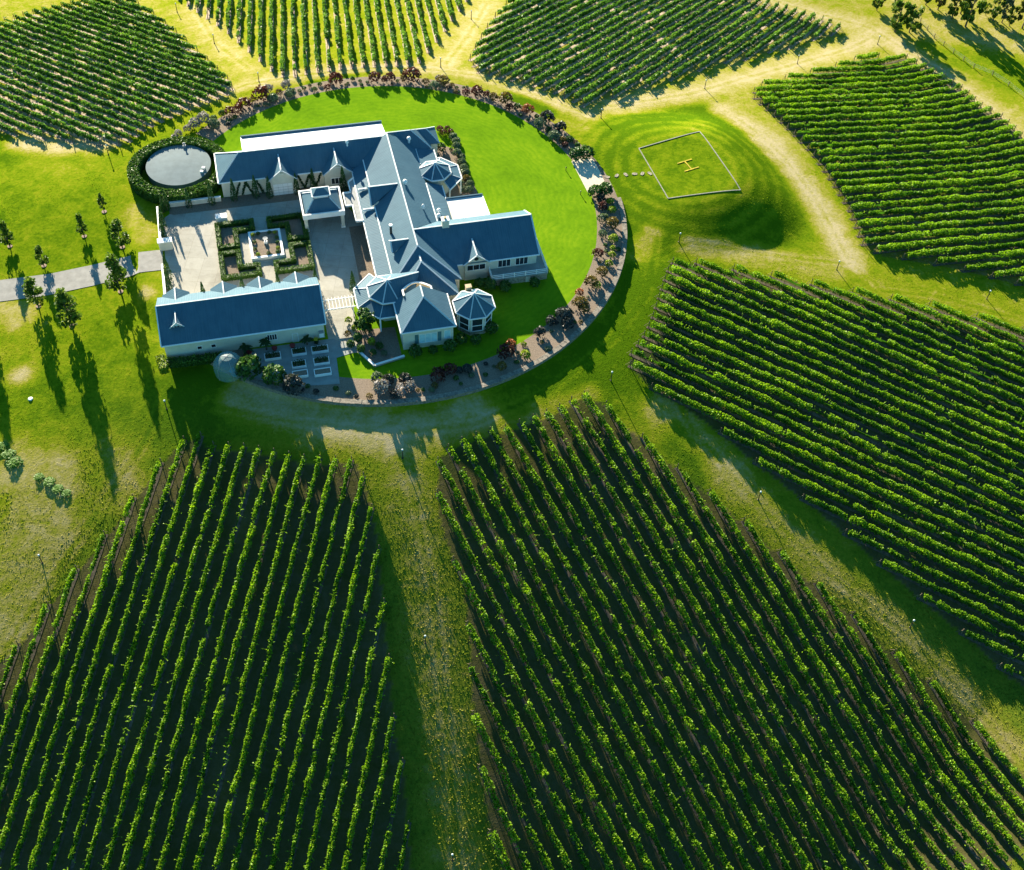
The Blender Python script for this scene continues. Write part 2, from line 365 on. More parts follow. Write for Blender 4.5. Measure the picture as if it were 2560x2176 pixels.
# ------------------------------------------------------------------ vineyard blocks
K = 1.2337
zA = Z(0, 0, 3.458); zB = Z(440, 0, 2.73); zC = Z(1160, 0, 4.15); zD = Z(1600, 0, 3.705); zE = Z(1860, 120, 2.964)
zF = Z(1560, 620, 2.075); zG = Z(1080, 980, 2.594); zH = Z(0, 1060, 2.075); zQ = Z(1706, 725, 2.43)
zBR = Z(1706, 1450, 2.43); zBM = Z(853, 1450, 2.43); zBL = Z(0, 1450, 2.43)
def P_(z, h, *pts): return [at(*z(*p), h)[:2] for p in pts]
BLK = [
 dict(k='far left block beyond the tank', edge='bottom', ang=149.0, sp=2.17, ph=P_(zA, 0, (1110, 1218))[0], mat='vine_far', wid=.40, hgt=1.75, soil=.75,
      poly=P_(zA, 1.5, (-330, 330), (60, 150), (625, 8), (900, -70), (1130, -25), (1290, 75), (1440, 190), (1600, 330), (1770, 480), (1950, 650), (2000, 745)) +
           P_(zA, 0, (1980, 805), (1610, 950), (1250, 1110), (1110, 1222), (960, 1270), (450, 1212), (205, 1178), (-330, 1120))),
 dict(k='block behind the house', edge='left', ang=101.2, sp=2.55, ph=P_(zB, 0, (1200, 455))[0], mat='vine_far', wid=.36, hgt=1.8, soil=.9,
      poly=P_(zB, 0, (-60, -60), (60, 20), (320, 190), (690, 512), (790, 522), (945, 488), (1280, 452), (1590, 442), (1670, 422), (1790, 267), (1945, 57), (2060, -100)) +
           P_(zB, 0, (2060, -140), (-60, -140))),
 dict(k='far right block behind the lawn', edge='track', ang=58.0, sp=2.52, ph=P_(zC, 1.2, (80, 575))[0], mat='vine_far', wid=.40, hgt=1.75, soil=.75,
      poly=P_(zC, 1.3, (640, -150), (435, 30), (290, 195), (145, 440), (78, 575)) + P_(zC, 0, (150, 745), (410, 815), (650, 865), (1000, 985), (1260, 1110)) +
           P_(zD, 1.2, (60, 765), (300, 700), (530, 625), (790, 545), (990, 515), (1170, 455), (1370, 420), (1550, 350), (1740, 300), (1890, 262),
              (1810, 210), (1635, 148), (1470, 92), (1300, 45), (1120, -10), (900, -90))),
 dict(k='block on the right beside the landing mound', edge='top', ang=20.8, sp=2.62, ph=P_(zE, 1.6, (880, 1355))[0], mat='vine_near', wid=.62, hgt=1.75, soil=.3,
      poly=P_(zE, 1.5, (880, 44), (1180, 44), (1320, 108), (1450, 182), (1620, 288), (1750, 408), (1910, 493), (2060, 638), (2400, 900), (2400, 1810), (1860, 1668),
              (1625, 1612), (1335, 1548), (1050, 1502), (915, 1447), (870, 1350), (800, 1165), (675, 965), (520, 740), (370, 590), (210, 435), (100, 350), (90, 300), (120, 258), (285, 212), (450, 172), (600, 132), (780, 88))),
 dict(k='large shaded block at middle right', edge='top', ang=159.3, sp=2.63, ph=P_(zQ, 1.6, (265, 855))[0], mat='vine_near', wid=.54, hgt=1.75, soil=.55,
      poly=P_(zF, 0, (270, 75), (240, 130), (210, 215), (155, 390), (110, 480), (30, 590), (55, 650)) + P_(zF, 1.5, (170, 720), (310, 790), (525, 950), (700, 1100)) +
           P_(zQ, 1.5, (955, 1410), (1150, 1590)) + P_(zBR, 1.5, (1390, 30), (1600, 205), (1860, 425), (2250, 760), (2500, 400)) + P_(zF, 1.5, (2400, 470), (2000, 378), (1620, 288), (1235, 218), (835, 138), (410, 63))),
 dict(k='large near block below the house at right', edge='left', ang=121.2, sp=2.68, ph=P_(zBM, 1.6, (850, 1140))[0], mat='vine_near', wid=.52, hgt=1.75, soil=.45,
      poly=P_(zG, 0, (60, 425), (190, 350), (370, 285), (480, 262), (650, 205), (820, 135), (980, 45), (1110, 78)) + P_(zG, 1.5, (1165, 110), (1380, 290), (1600, 480), (1870, 690)) +
           P_(zBR, 1.5, (890, 70), (1150, 290), (1370, 500), (1610, 680), (1900, 960), (2350, 1400), (2150, 1560), (1930, 1760), (1780, 2000)) +
           P_(zBM, 1.5, (1780, 2100), (1040, 1950), (900, 1490), (850, 1140), (800, 700), (775, 240), (740, 10)) + P_(zG, 1.5, (80, 900), (40, 760), (45, 450))),
 dict(k='near block below the house at left', edge='left', ang=84.0, sp=2.64, ph=P_(zH, 1.6, (1570, 180))[0], mat='vine_near', wid=.38, hgt=1.75, soil=.35,
      poly=P_(zH, 1.5, (900, 108), (1015, 42), (1090, 108), (1245, 115), (1420, 145), (1570, 175), (1850, 186), (1893, 300), (1948, 520), (1972, 740), (1995, 1010)) +
           P_(zBM, 1.5, (292, 540), (318, 860), (378, 1150), (405, 1500), (450, 1950)) + P_(zBL, 1.5, (900, 1960), (-120, 1960)) + P_(zH, 1.5, (-220, 1400), (95, 1130), (265, 900), (430, 700), (600, 490), (760, 278))),
]
def clip_line(poly, o, d):
    ts = []; n = len(poly)
    for i in range(n):
        a, b = poly[i] - o, poly[(i + 1) % n] - o
        ca, cb = d[0] * a[1] - d[1] * a[0], d[0] * b[1] - d[1] * b[0]
        if (ca > 0) != (cb > 0):
            f = ca / (ca - cb); ts.append(float(np.dot(a + (b - a) * f, d)))
    ts.sort(); return [(ts[i], ts[i + 1]) for i in range(0, len(ts) - 1, 2)]

pm = MB(); pm.box(-.06, .06, -.06, .06, -.3, 1.75, MT['wood']); pm.beam((0, 0, 1.35), (-.95, 0, .02), .05, .05, MT['wood'])
post_proto = pm.build('end_post'); post_me = post_proto.data; bpy.data.objects.remove(post_proto)
soilV, soilN = [], []
ALLROWS = []
for bi, B in enumerate(BLK):
    d = np.array([math.cos(R(B['ang'])), math.sin(R(B['ang']))]); nrm = np.array([-d[1], d[0]])
    if nrm[1] > 0: nrm = -nrm                      # rows numbered from the far/upper side
    poly = B['poly']; k0 = [float(np.dot(p - B['ph'], nrm)) for p in poly]
    segs = []
    for k in range(math.floor(min(k0) / B['sp']), math.ceil(max(k0) / B['sp']) + 1):
        o = B['ph'] + nrm * k * B['sp']
        ss = [s_ for s_ in clip_line(poly, o, d) if s_[1] - s_[0] > 2.0]
        if ss:
            L_ = (ss[0][0], ss[-1][1]) if len(ss) > 1 and ss[1][0] - ss[0][1] < 12 else max(ss, key=lambda q: q[1] - q[0])
            segs.append((o + d * L_[0], o + d * L_[1]))
    B['segs'] = segs; B['d'] = d
    for ri, (p0, p1) in enumerate(segs): ALLROWS.append((bi, ri, p0, p1, len(segs)))

BLKNAME = ['far left block', 'block behind the house', 'far right block', 'right block by the landing pad', 'shaded middle right block', 'big near right block', 'near left block']
SIDE = ['top', 'right', 'top left', 'top', 'top', 'right', 'left']
LOOK = ['dense green', 'tall leafy', 'full green', 'bushy green', 'shaggy green', 'ragged green', 'thin green']
def make_row(bi, ri, p0, p1, nseg):
    B = BLK[bi]; L = float(np.hypot(*(p1 - p0))); d = (p1 - p0) / L; nr = np.array([-d[1], d[0]])
    mid = (p0 + p1) / 2; zm = float(terrain(*mid)); seed = bi * 100 + ri + 1
    far = B['mat'] == 'vine_far'
    dens = 38 if far else 78
    n = int(L * dens); s = rng.random(n) * L
    hN = noise1(s / 1.3, seed); wN = noise1(s / .9, seed + 5000); gap = noise1(s / 2.3, seed + 9000)
    hgt = B['hgt'] + (hN - .5) * .55; wid = B['wid'] * (.72 + .6 * wN)
    keep = (gap > (.10 if far else .11)) & (noise1(s / 7.0, seed + 1234) > .04)
    vig = noise1(s / 9.0, seed + 2222); vig2 = noise1(s / 3.7, seed + 3333); wid = wid * (.62 + .5 * vig + .3 * vig2); hgt = hgt + (vig - .5) * .35 + (rng.random() - .5) * .15
    zz = rng.beta(1.9, 1.0, n); z = .55 + zz * (hgt - .55)
    side = rng.random(n) * 2 - 1
    off = np.sign(side) * np.abs(side) ** .6 * wid * (1 - .55 * zz ** 3)
    lean = (noise1(s / 3.1, seed + 3000) - .5) * .35
    N = np.stack([nr[0] * np.sign(side), nr[1] * np.sign(side), np.full(n, .35)], 1)
    sz = rng.uniform(.38, .66, n) if far else rng.uniform(.26, .48, n)
    tone = np.clip(.18 + .5 * zz + .25 * (rng.random(n) - .5) + .25 * (wN - .5) + .3 * (vig - .5) + .25 * (vig2 - .5), 0, 1)  # higher leaves lighter, lower ones darker: sunlit tops painted into the tone
    s, off, z, N, sz, tone = s[keep], (off + lean)[keep], z[keep], N[keep], sz[keep], tone[keep]
    # loose shoots
    m = int(L * (.8 if far else 2.4)); ss = rng.random(m) * L
    dirs = np.stack([rng.normal(0, .5, m), rng.normal(0, 1.0, m), rng.uniform(.0, .9, m)], 1); dirs /= np.linalg.norm(dirs, axis=1)[:, None]
    ln = rng.uniform(.3, .8, m) * np.where(rng.random(m) < .12, 1.7, 1)
    S2, O2, Z2, T2 = [], [], [], []
    for q in np.linspace(.15, 1, 5):
        S2.append(ss + dirs[:, 0] * ln * q); O2.append(dirs[:, 1] * ln * q); Z2.append(B['hgt'] - .25 + (noise1(ss / 1.3, seed) - .5) * .5 + dirs[:, 2] * ln * q - .25 * q * q * ln)
        T2.append(np.clip(.62 + .3 * rng.random(m), 0, 1))
    s = np.concatenate([s] + S2); off = np.concatenate([off] + O2); z = np.concatenate([z] + Z2); tone = np.concatenate([tone] + T2)
    sz = np.concatenate([sz, rng.uniform(.16, .32, m * 5)]); N = np.concatenate([N, np.tile([[0, 0, .8]], (m * 5, 1))])
    s = np.clip(s, 0, L)
    X = p0[0] + d[0] * s + nr[0] * off; Y = p0[1] + d[1] * s + nr[1] * off
    P = np.stack([X - mid[0], Y - mid[1], terrain(X, Y) + z - zm], 1)
    V = leaf_quads(P, N, sz, .7)
    # dark inner sheet added to stop light through the canopy, stems every metre and a half
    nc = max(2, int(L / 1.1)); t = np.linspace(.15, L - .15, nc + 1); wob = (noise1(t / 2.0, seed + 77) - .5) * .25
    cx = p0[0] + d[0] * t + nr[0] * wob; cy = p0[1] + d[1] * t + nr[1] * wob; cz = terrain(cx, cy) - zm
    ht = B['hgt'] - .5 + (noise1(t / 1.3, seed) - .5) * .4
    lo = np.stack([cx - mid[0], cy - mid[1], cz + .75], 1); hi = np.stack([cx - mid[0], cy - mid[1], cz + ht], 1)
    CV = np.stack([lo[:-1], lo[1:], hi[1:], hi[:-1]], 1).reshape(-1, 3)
    SV = []
    for c_ in range(0, nc + 1, 1):
        if c_ % 2: continue
        b0 = np.array([cx[c_] - mid[0], cy[c_] - mid[1], cz[c_]])
        for ux, uy in ((d[0], d[1]), (nr[0], nr[1])):
            u = np.array([ux, uy, 0]) * .035
            SV += [b0 - u, b0 + u, b0 + u + (0, 0, .8), b0 - u + (0, 0, .8)]
    SV = np.array(SV)
    allV = np.concatenate([V, CV, SV]); nl, ncq, ns = len(V) // 4, len(CV) // 4, len(SV) // 4
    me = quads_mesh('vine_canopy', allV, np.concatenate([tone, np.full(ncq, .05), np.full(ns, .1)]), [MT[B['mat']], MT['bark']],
                    np.concatenate([np.zeros(nl + ncq), np.ones(ns)]))
    e = empty('vine_row', (mid[0], mid[1], zm), '%s vine row, %s from %s of the %s' % (LOOK[bi], ordn(ri), SIDE[bi], BLKNAME[bi]), 'vine row', 0, 'vine rows of the ' + BLKNAME[bi])
    link('foliage', me, e)
    ang = math.atan2(d[1], d[0])
    for p, a in ((p0, ang), (p1, ang + math.pi)):
        q = p - (p1 - p0) / L * (.5 if p is p0 else -.5)
        o = link('end_post', post_me, e); o.location = (q[0] - mid[0], q[1] - mid[1], float(terrain(*q)) - zm); o.rotation_euler = (0, 0, a)
    # bare strip of soil under the vines
    nn = max(2, int(L / 1.5)); t = np.linspace(-.9, L + .9, nn + 1); w0 = .42 if far else .30
    wv = w0 * (.75 + .5 * noise1(t / 1.1, seed + 31)); w2 = w0 * (.75 + .5 * noise1(t / 1.1, seed + 32))
    l_ = np.stack([p0[0] + d[0] * t + nr[0] * wv, p0[1] + d[1] * t + nr[1] * wv], 1); r_ = np.stack([p0[0] + d[0] * t - nr[0] * w2, p0[1] + d[1] * t - nr[1] * w2], 1)
    lz = np.column_stack([l_, terrain(l_[:, 0], l_[:, 1]) + .05]); rz = np.column_stack([r_, terrain(r_[:, 0], r_[:, 1]) + .05])
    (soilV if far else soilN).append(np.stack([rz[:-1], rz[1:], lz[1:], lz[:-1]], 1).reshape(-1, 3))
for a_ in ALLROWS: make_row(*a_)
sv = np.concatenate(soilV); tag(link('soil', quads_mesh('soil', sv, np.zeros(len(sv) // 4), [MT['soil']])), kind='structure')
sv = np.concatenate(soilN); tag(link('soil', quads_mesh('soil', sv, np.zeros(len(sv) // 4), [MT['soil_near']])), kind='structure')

# ------------------------------------------------------------------ ground sheet
fx = np.arange(-152, 142.01, .6); fy = np.arange(40, 312.01, .6)
ex = np.array([10, 25, 50, 90, 160, 280, 500, 900, 1500.])
gx = np.concatenate([fx[0] - ex[::-1], fx, fx[-1] + ex]); gy = np.concatenate([fy[0] - ex[::-1], fy, fy[-1] + ex])
GX, GY = np.meshgrid(gx, gy); GZ = terrain(GX, GY); nx, ny = len(gx), len(gy)
def inpoly(poly, x, y):
    r_ = np.zeros(x.shape, bool); n = len(poly)
    for i in range(n):
        (x0, y0), (x1, y1) = poly[i], poly[(i + 1) % n]
        c = ((y0 > y) != (y1 > y)) & (x < (x1 - x0) * (y - y0) / (y1 - y0 + 1e-12) + x0); r_ ^= c
    return r_
dry = np.full(GX.shape, -.05)
RR = np.hypot(GX - CX, GY - CY)
dry += .34 * smooth(0, 40, GY - CY - 15)                          # sun-bleached far side
dry -= .22 * smooth(0, 60, CY - 30 - GY)
soil_shade = .42 * smooth(150, 95, GY) * smooth(-95, -60, GX)  # painted shade: grass colour darkened on the dim southern slope
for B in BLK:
    ip = inpoly(B['poly'], GX, GY); dry[ip] = {0: .3, 1: .1, 2: .4, 3: .3, 4: .5, 5: .5, 6: .5}[BLK.index(B)]; soil_shade[ip] = {0: .15, 1: 0, 2: .25, 3: .6, 4: 1, 5: 1, 6: 1}[BLK.index(B)]  # darker soil in the blocks, with the shade between rows painted in
def stroke(pts, wid, val, soft=None, K_=K):
    global dry
    w = [at(p[0] * K_, p[1] * K_)[:2] for p in pts]; dm = np.full(GX.shape, 1e9)
    if len(w) == 1: dm = np.hypot(GX - w[0][0], GY - w[0][1])
    for a, b in zip(w, w[1:]):
        ab = b - a; t = np.clip(((GX - a[0]) * ab[0] + (GY - a[1]) * ab[1]) / (ab @ ab), 0, 1)
        dm = np.minimum(dm, np.hypot(GX - a[0] - ab[0] * t, GY - a[1] - ab[1] * t))
    f = 1 - smooth(wid * .5 * .3, wid * .5 * 1.8, dm); dry = dry * (1 - f) + val * (.9 if val > 0 else 1) * f
# lush areas first (mown slopes round the mound, verge, far left paddock)
stroke([(1260, 260), (1330, 240), (1420, 230), (1480, 260)], 9, -.75); stroke([(1240, 330), (1270, 430), (1330, 480), (1460, 470)], 16, -.6)
stroke([(1500, 290), (1560, 370), (1590, 450), (1500, 480)], 10, -.55); stroke([(1393, 335)], 26, -.45)
stroke([(20, 420), (120, 430), (200, 470)], 26, -.35); stroke([(10, 310)], 9, -.7); stroke([(120, 650), (230, 640)], 22, -.2)
stroke([(100, 790), (270, 780)], 16, -.4); stroke([(1210, 760), (1330, 650), (1320, 590)], 15, -.85); stroke([(370, 840), (420, 780)], 14, -.8)
stroke([(950, 780), (1080, 790), (1180, 720)], 12, -.7); stroke([(900, 900), (880, 830)], 8, -.7); stroke([(1400, 900), (1430, 960)], 8, -.8); stroke([(1790, 1270), (1850, 1330), (1960, 1440)], 6, -.5)
stroke([(1040, 195), (1110, 225)], 4, -.9); stroke([(640, 168), (760, 140)], 3, -.7); stroke([(1850, 95), (1950, 180)], 5, -.6); stroke([(1950, 100), (2060, 150)], 16, -.25)
# tracks and worn straw-coloured patches
stroke([(215, 285), (300, 240), (400, 205), (500, 170), (620, 150), (760, 135), (880, 140), (960, 150), (1070, 185), (1190, 232)], 5.0, .75)
stroke([(40, 290), (130, 295), (220, 288)], 6, 1.0); stroke([(385, 20), (430, 75), (500, 130)], 8, .6); stroke([(900, 125), (950, 70), (985, 10)], 8, .75)
stroke([(1235, 215), (1400, 190), (1540, 150), (1700, 105), (1760, 80)], 7, .85); stroke([(1480, -30), (1600, 12), (1760, 55), (1880, 130), (2000, 215), (2120, 320)], 7, .85)
stroke([(1830, 10), (1900, 60), (2075, 90)], 9, .65); stroke([(1880, 40), (2075, 40)], 14, .55)
stroke([(1470, 225), (1530, 265), (1590, 320), (1650, 400), (1690, 470), (1720, 530)], 6.5, .95); stroke([(1565, 290)], 7, 1.0)
stroke([(1400, 500), (1540, 520), (1690, 545)], 6, .45); stroke([(1320, 470), (1290, 520)], 4, .25)
stroke([(1390, 850), (1500, 985), (1680, 1165), (1840, 1290), (1990, 1450), (2120, 1600)], 6.5, .32); stroke([(1480, 970)], 7, .6); stroke([(1340, 830)], 6, .7)
stroke([(800, 885), (830, 1000), (870, 1200), (900, 1480), (930, 1800)], 8, .25); stroke([(500, 800), (640, 850), (790, 880), (880, 870)], 8, .85); stroke([(960, 840)], 9, .95); stroke([(770, 850), (800, 900)], 3, 1.0)
stroke([(30, 950), (100, 960), (90, 1080), (20, 1180)], 10, .75); stroke([(60, 1030), (10, 1290)], 9, .55); stroke([(45, 760)], 4, .9); stroke([(10, 610), (40, 640)], 6, .6); stroke([(230, 920), (260, 1000)], 6, .35)
dm = np.hypot(np.abs(GX - HX), np.abs(GY - HY)); dry += .24 * np.sin(dm * 1.9) * smooth(8, 11, dm) * (1 - smooth(20, 26, dm))
stroke([(265, 430), (300, 480)], 5, .45); stroke([(300, 590)], 3.5, .7); stroke([(1100, 835), (1200, 800)], 4, .25); stroke([(1000, 900), (1090, 850)], 4, .5)
def ruts(pts, off=.85, val=.30, wid=.9):
    global dry
    w = [at(p[0] * K, p[1] * K)[:2] for p in pts]; dm = np.full(GX.shape, 1e9)
    for a, b in zip(w, w[1:]):
        ab = b - a; t = np.clip(((GX - a[0]) * ab[0] + (GY - a[1]) * ab[1]) / (ab @ ab), 0, 1)
        dm = np.minimum(dm, np.hypot(GX - a[0] - ab[0] * t, GY - a[1] - ab[1] * t))
    dry += val * np.exp(-((dm - off) / (wid * .45)) ** 2) - val * .5 * np.exp(-(dm / .45) ** 2)
ruts([(225, 285), (300, 242), (400, 207), (500, 172), (620, 152), (760, 138), (880, 142), (960, 152), (1070, 187), (1190, 232)])
ruts([(60, 290), (225, 287)]); ruts([(1235, 215), (1400, 190), (1540, 150), (1700, 105), (1760, 80)]); ruts([(1480, -30), (1600, 12), (1760, 55), (1880, 130), (2000, 215), (2120, 320)])
ruts([(1470, 225), (1530, 265), (1590, 320), (1650, 400), (1690, 470), (1720, 530), (1790, 590), (1900, 600), (2075, 650)]); ruts([(1720, 535), (1540, 515), (1400, 490), (1330, 520)])
ruts([(1330, 700), (1390, 850), (1500, 985), (1680, 1165), (1840, 1290), (1990, 1450), (2120, 1600)]); ruts([(790, 880), (835, 1000), (875, 1200), (905, 1480), (930, 1800)]); ruts([(420, 820), (560, 850), (790, 880), (960, 860), (1100, 800), (1230, 700), (1310, 600), (1330, 480)])
ruts([(340, 790), (290, 900), (180, 1060), (60, 1240), (-40, 1400)]); ruts([(395, 20), (440, 90), (505, 140)]); ruts([(905, 130), (950, 70), (985, 10)])
verts = np.stack([GX, GY, GZ], -1).reshape(-1, 3)
i0 = (np.arange(ny - 1)[:, None] * nx + np.arange(nx - 1)[None, :]).ravel()
fc = np.stack([i0, i0 + 1, i0 + nx + 1, i0 + nx], 1)
gm = bpy.data.meshes.new('ground'); gm.from_pydata(verts.tolist(), [], fc.tolist()); gm.materials.append(MT['ground'])
at3 = gm.attributes.new('soil_shade', 'FLOAT', 'POINT'); at3.data.foreach_set('value', np.ascontiguousarray(soil_shade.ravel(), np.float32))
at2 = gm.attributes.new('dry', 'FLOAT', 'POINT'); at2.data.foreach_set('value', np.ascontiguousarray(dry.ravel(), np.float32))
gm.polygons.foreach_set('use_smooth', np.ones(len(fc), bool)); gm.update()
tag(link('ground', gm), kind='structure')

gt = NT('grass_tuft'); grass_colour(gt, .3)
def tufts():
    n = 900000; x = rng.uniform(-140, 130, n); y = rng.uniform(48, 300, n)
    near = rng.random(n) < np.clip(1.25 - (y - 60) / 230, .35, 1); x, y = x[near], y[near]
    keep = (np.hypot(x - CX, y - CY) > 49.3)
    for B in BLK: keep &= ~inpoly(B['poly'], x, y)
    drv = [at(p[0] * K, p[1] * K)[:2] for p in [(330, 527), (260, 541), (190, 558), (100, 577), (0, 590), (-160, 606)]]
    for a, b in zip(drv, drv[1:]):
        ab = b - a; t = np.clip(((x - a[0]) * ab[0] + (y - a[1]) * ab[1]) / (ab @ ab), 0, 1); keep &= np.hypot(x - a[0] - ab[0] * t, y - a[1] - ab[1] * t) > 2.9
    x, y = x[keep], y[keep]; n = len(x); xi = np.clip(np.searchsorted(gx, x) - 1, 0, nx - 2); yi = np.clip(np.searchsorted(gy, y) - 1, 0, ny - 2)
    dv_ = dry[yi, xi]; cl = noise1((x * .61 + y * .37) / 1.7, 5) * .5 + noise1((x * .33 - y * .71) / 2.3, 9) * .5
    pad = np.hypot(x - HX, y - HY); h = (.05 + .15 * rng.random(n) * (.3 + 1.3 * cl ** 2)) * np.where(pad < 24, .3, 1) * (1 - .75 * smooth(.25, .7, dv_)) * (.42 + .58 * smooth(135, 95, y))
    a = rng.random(n) * 6.283; w = rng.uniform(.10, .24, n); lx, ly = np.cos(a) * w / 2, np.sin(a) * w / 2; tx, ty = rng.normal(0, .12, n), rng.normal(0, .12, n)
    z = terrain(x, y) - .03
    V = np.stack([np.stack([x - lx, y - ly, z], 1), np.stack([x + lx, y + ly, z], 1), np.stack([x + lx * .6 + tx, y + ly * .6 + ty, z + h], 1), np.stack([x - lx * .8 + tx, y - ly * .8 + ty, z + h * .85], 1)], 1).reshape(-1, 3)
    me = quads_mesh('grass', V, rng.random(n), [gt.m]); a3 = me.attributes.new('soil_shade', 'FLOAT', 'FACE'); a3.data.foreach_set('value', np.ascontiguousarray(soil_shade[yi, xi], np.float32)); a2 = me.attributes.new('dry', 'FLOAT', 'FACE'); a2.data.foreach_set('value', np.ascontiguousarray(dv_, np.float32))
    tag(link('grass', me), kind='stuff'); print('tufts', n)
tufts()
# ------------------------------------------------------------------ sheets on the hilltop
def ring_sheet(name, r0, r1, zf, mat, n=160, nr=5, a0=0.0, a1=360.0):
    V = []; Fc = []
    rs = np.linspace(r0, r1, nr)
    for rb in rs:
        for i in range(n):
            a = R(a0 + (a1 - a0) * i / (n if a1 - a0 >= 360 else n - 1)); r_ = rb + max(0, math.sin(a)) * (1.0 if rb < 43 else -.75 if rb > 48 else .2); x, y = CX + r_ * math.cos(a), CY + r_ * math.sin(a); V.append((x, y, zf(x, y)))
    for j in range(nr - 1):
        for i in range(n if a1 - a0 >= 360 else n - 1): Fc.append((j * n + i, j * n + (i + 1) % n, (j + 1) * n + (i + 1) % n, (j + 1) * n + i))
    me = bpy.data.meshes.new(name); me.from_pydata(V, [], Fc); me.materials.append(mat); me.update()
    return tag(link(name, me), kind='structure')
ring_sheet('lawn', .01, 42.6, lambda x, y: max(.0, float(terrain(x, y))) + .03, MT['lawn'])
ring_sheet('garden_bed', 42.6, 48.1, lambda x, y: (0 if y < CY + 8 else float(terrain(x, y))) + .034, MT['gravel'], a0=-128, a1=152)
def hsheet(name, pts, z, mat):
    mb = MB(); mb.poly([tuple(hw(a, b, z)) for a, b in pts], mat); return tag(mb.build(name), kind='structure')
hsheet('courtyard', [(-19, -14.5), (19.6, -14.5), (19.6, 2), (16.6, 10), (9, 13.2), (-16, 13.2), (-18.6, 11)], .050, MT['pave'])
hsheet('gravel_border', [(-17.2, 12.2), (-16.5, 11.8), (22, 11.9), (22, 15.8), (-17.2, 15.0)], .060, MT['gravel'])
hsheet('gravel_border', [(16.7, 2), (19.7, 2), (22.2, 0), (22.2, -18), (14.4, -18), (16.4, -14)], .066, MT['gravel'])
hsheet('paving', [(8.4, -14.5), (16.4, -14.5), (14.2, -19), (13.8, -31.5), (8.6, -31)], .058, MT['pave'])
hsheet('patio', [(-5.6, -27), (9.4, -27.2), (14.0, -31.0), (9.3, -32), (9.0, -38.2), (2.2, -37.4), (-2, -35.6), (-6, -34)], .072, MT['patio'])
hsheet('gravel_border', [(13.8, -26), (20.8, -26.5), (20.8, -34.4), (15.5, -35.2), (13.2, -31)], .078, MT['gravel'])
hsheet('gravel_border', [(32.8, 19), (39.5, 24), (42, 22), (43.8, 8), (42.9, 1.8), (36, 1.8)], .062, MT['gravel'])
z2 = Z(853, 0, 2.4326)
mb = MB(); mb.poly([tuple(at(*z2(*p))[:2]) + (.058,) for p in [(1500, 1175), (1555, 1140), (1600, 1105), (1570, 1040), (1530, 970), (1450, 960), (1400, 985), (1440, 1060)]][::-1], MT['sand'])
sp_ = mb.build('sand_path')
for v in sp_.data.vertices: v.co.z = float(terrain(v.co.x, v.co.y)) + .11
tag(sp_, kind='structure')
def ribbon(name, pts, wid, mat, dz=.03, step=2.0):
    w = [at(p[0] * K, p[1] * K)[:2] for p in pts]; P = []
    for a, b in zip(w, w[1:]):
        n = max(1, int(np.hypot(*(b - a)) / step)); P += [a + (b - a) * i / n for i in range(n)]
    P.append(w[-1]); P = np.array(P); T = np.gradient(P, axis=0); T /= np.linalg.norm(T, axis=1)[:, None]; N = np.stack([-T[:, 1], T[:, 0]], 1)
    mb = MB(); cs = np.linspace(-.5, .5, 5) * wid
    G = [[(p[0] + n_[0] * c, p[1] + n_[1] * c) for c in cs] for p, n_ in zip(P, N)]
    G = [[(x, y, float(terrain(x, y)) + dz) for x, y in r_] for r_ in G]
    for i in range(len(G) - 1):
        for j in range(4): mb.poly([G[i][j], G[i + 1][j], G[i + 1][j + 1], G[i][j + 1]], mat)
    return tag(mb.build(name), kind='structure')
ribbon('driveway', [(330, 527), (260, 541), (190, 558), (100, 577), (0, 590), (-160, 606)], 5.6, MT['drive'], .06)

# ------------------------------------------------------------------ the house (local frame: a along the garages, b away from camera)
HOUSE = empty('mansion', (OX, OY, 0), 'sprawling cream mansion under blue-grey steel hip roofs with turrets on the hilltop', 'house', A0)
def hpart(name, fn, parent=None):
    mb = MB(); fn(mb); return mb.build(name, parent or HOUSE)
W_, CR, GL = MT['white'], MT['cream'], MT['glass']
def window(parent, a, b, z0, z1, wid, n=2, face='S', glass=None, frame=.09):
    """window on a wall facing S (towards -b), W (towards -a) or E"""
    mb = MB()
    def bx(m, u0, u1, d0, d1, zz0, zz1, mat):
        if face == 'S': m.box(a + u0, a + u1, b - d1, b - d0, zz0, zz1, mat)
        elif face == 'W': m.box(a - d1, a - d0, b + u0, b + u1, zz0, zz1, mat)
        else: m.box(a + d0, a + d1, b + u0, b + u1, zz0, zz1, mat)
    h = wid / 2
    bx(mb, -h - frame, h + frame, .0, .09, z0 - frame, z0, W_); bx(mb, -h - frame, h + frame, .0, .09, z1, z1 + frame, W_)
    for i in range(n + 1):
        u = -h + wid * i / n; bx(mb, u - frame / 2, u + frame / 2, .0, .085, z0, z1, W_)
    o = mb.build('window', parent); m2 = MB(); bx(m2, -h, h, .005, .045, z0, z1, glass or GL); m2.build('pane', o)
    return o
def caps(parent, lines, w=.26):
    mb = MB()
    for p, q in lines:
        mb.beam(Vector(p) + Vector((0, 0, .03)), Vector(q) + Vector((0, 0, .03)), w, .12, MT['cap'])
    return mb.build('ridge_capping', parent)
def gutter(parent, lines):
    mb = MB()
    for p, q in lines: mb.beam(p, q, .2, .2, W_)
    return mb.build('gutter', parent)

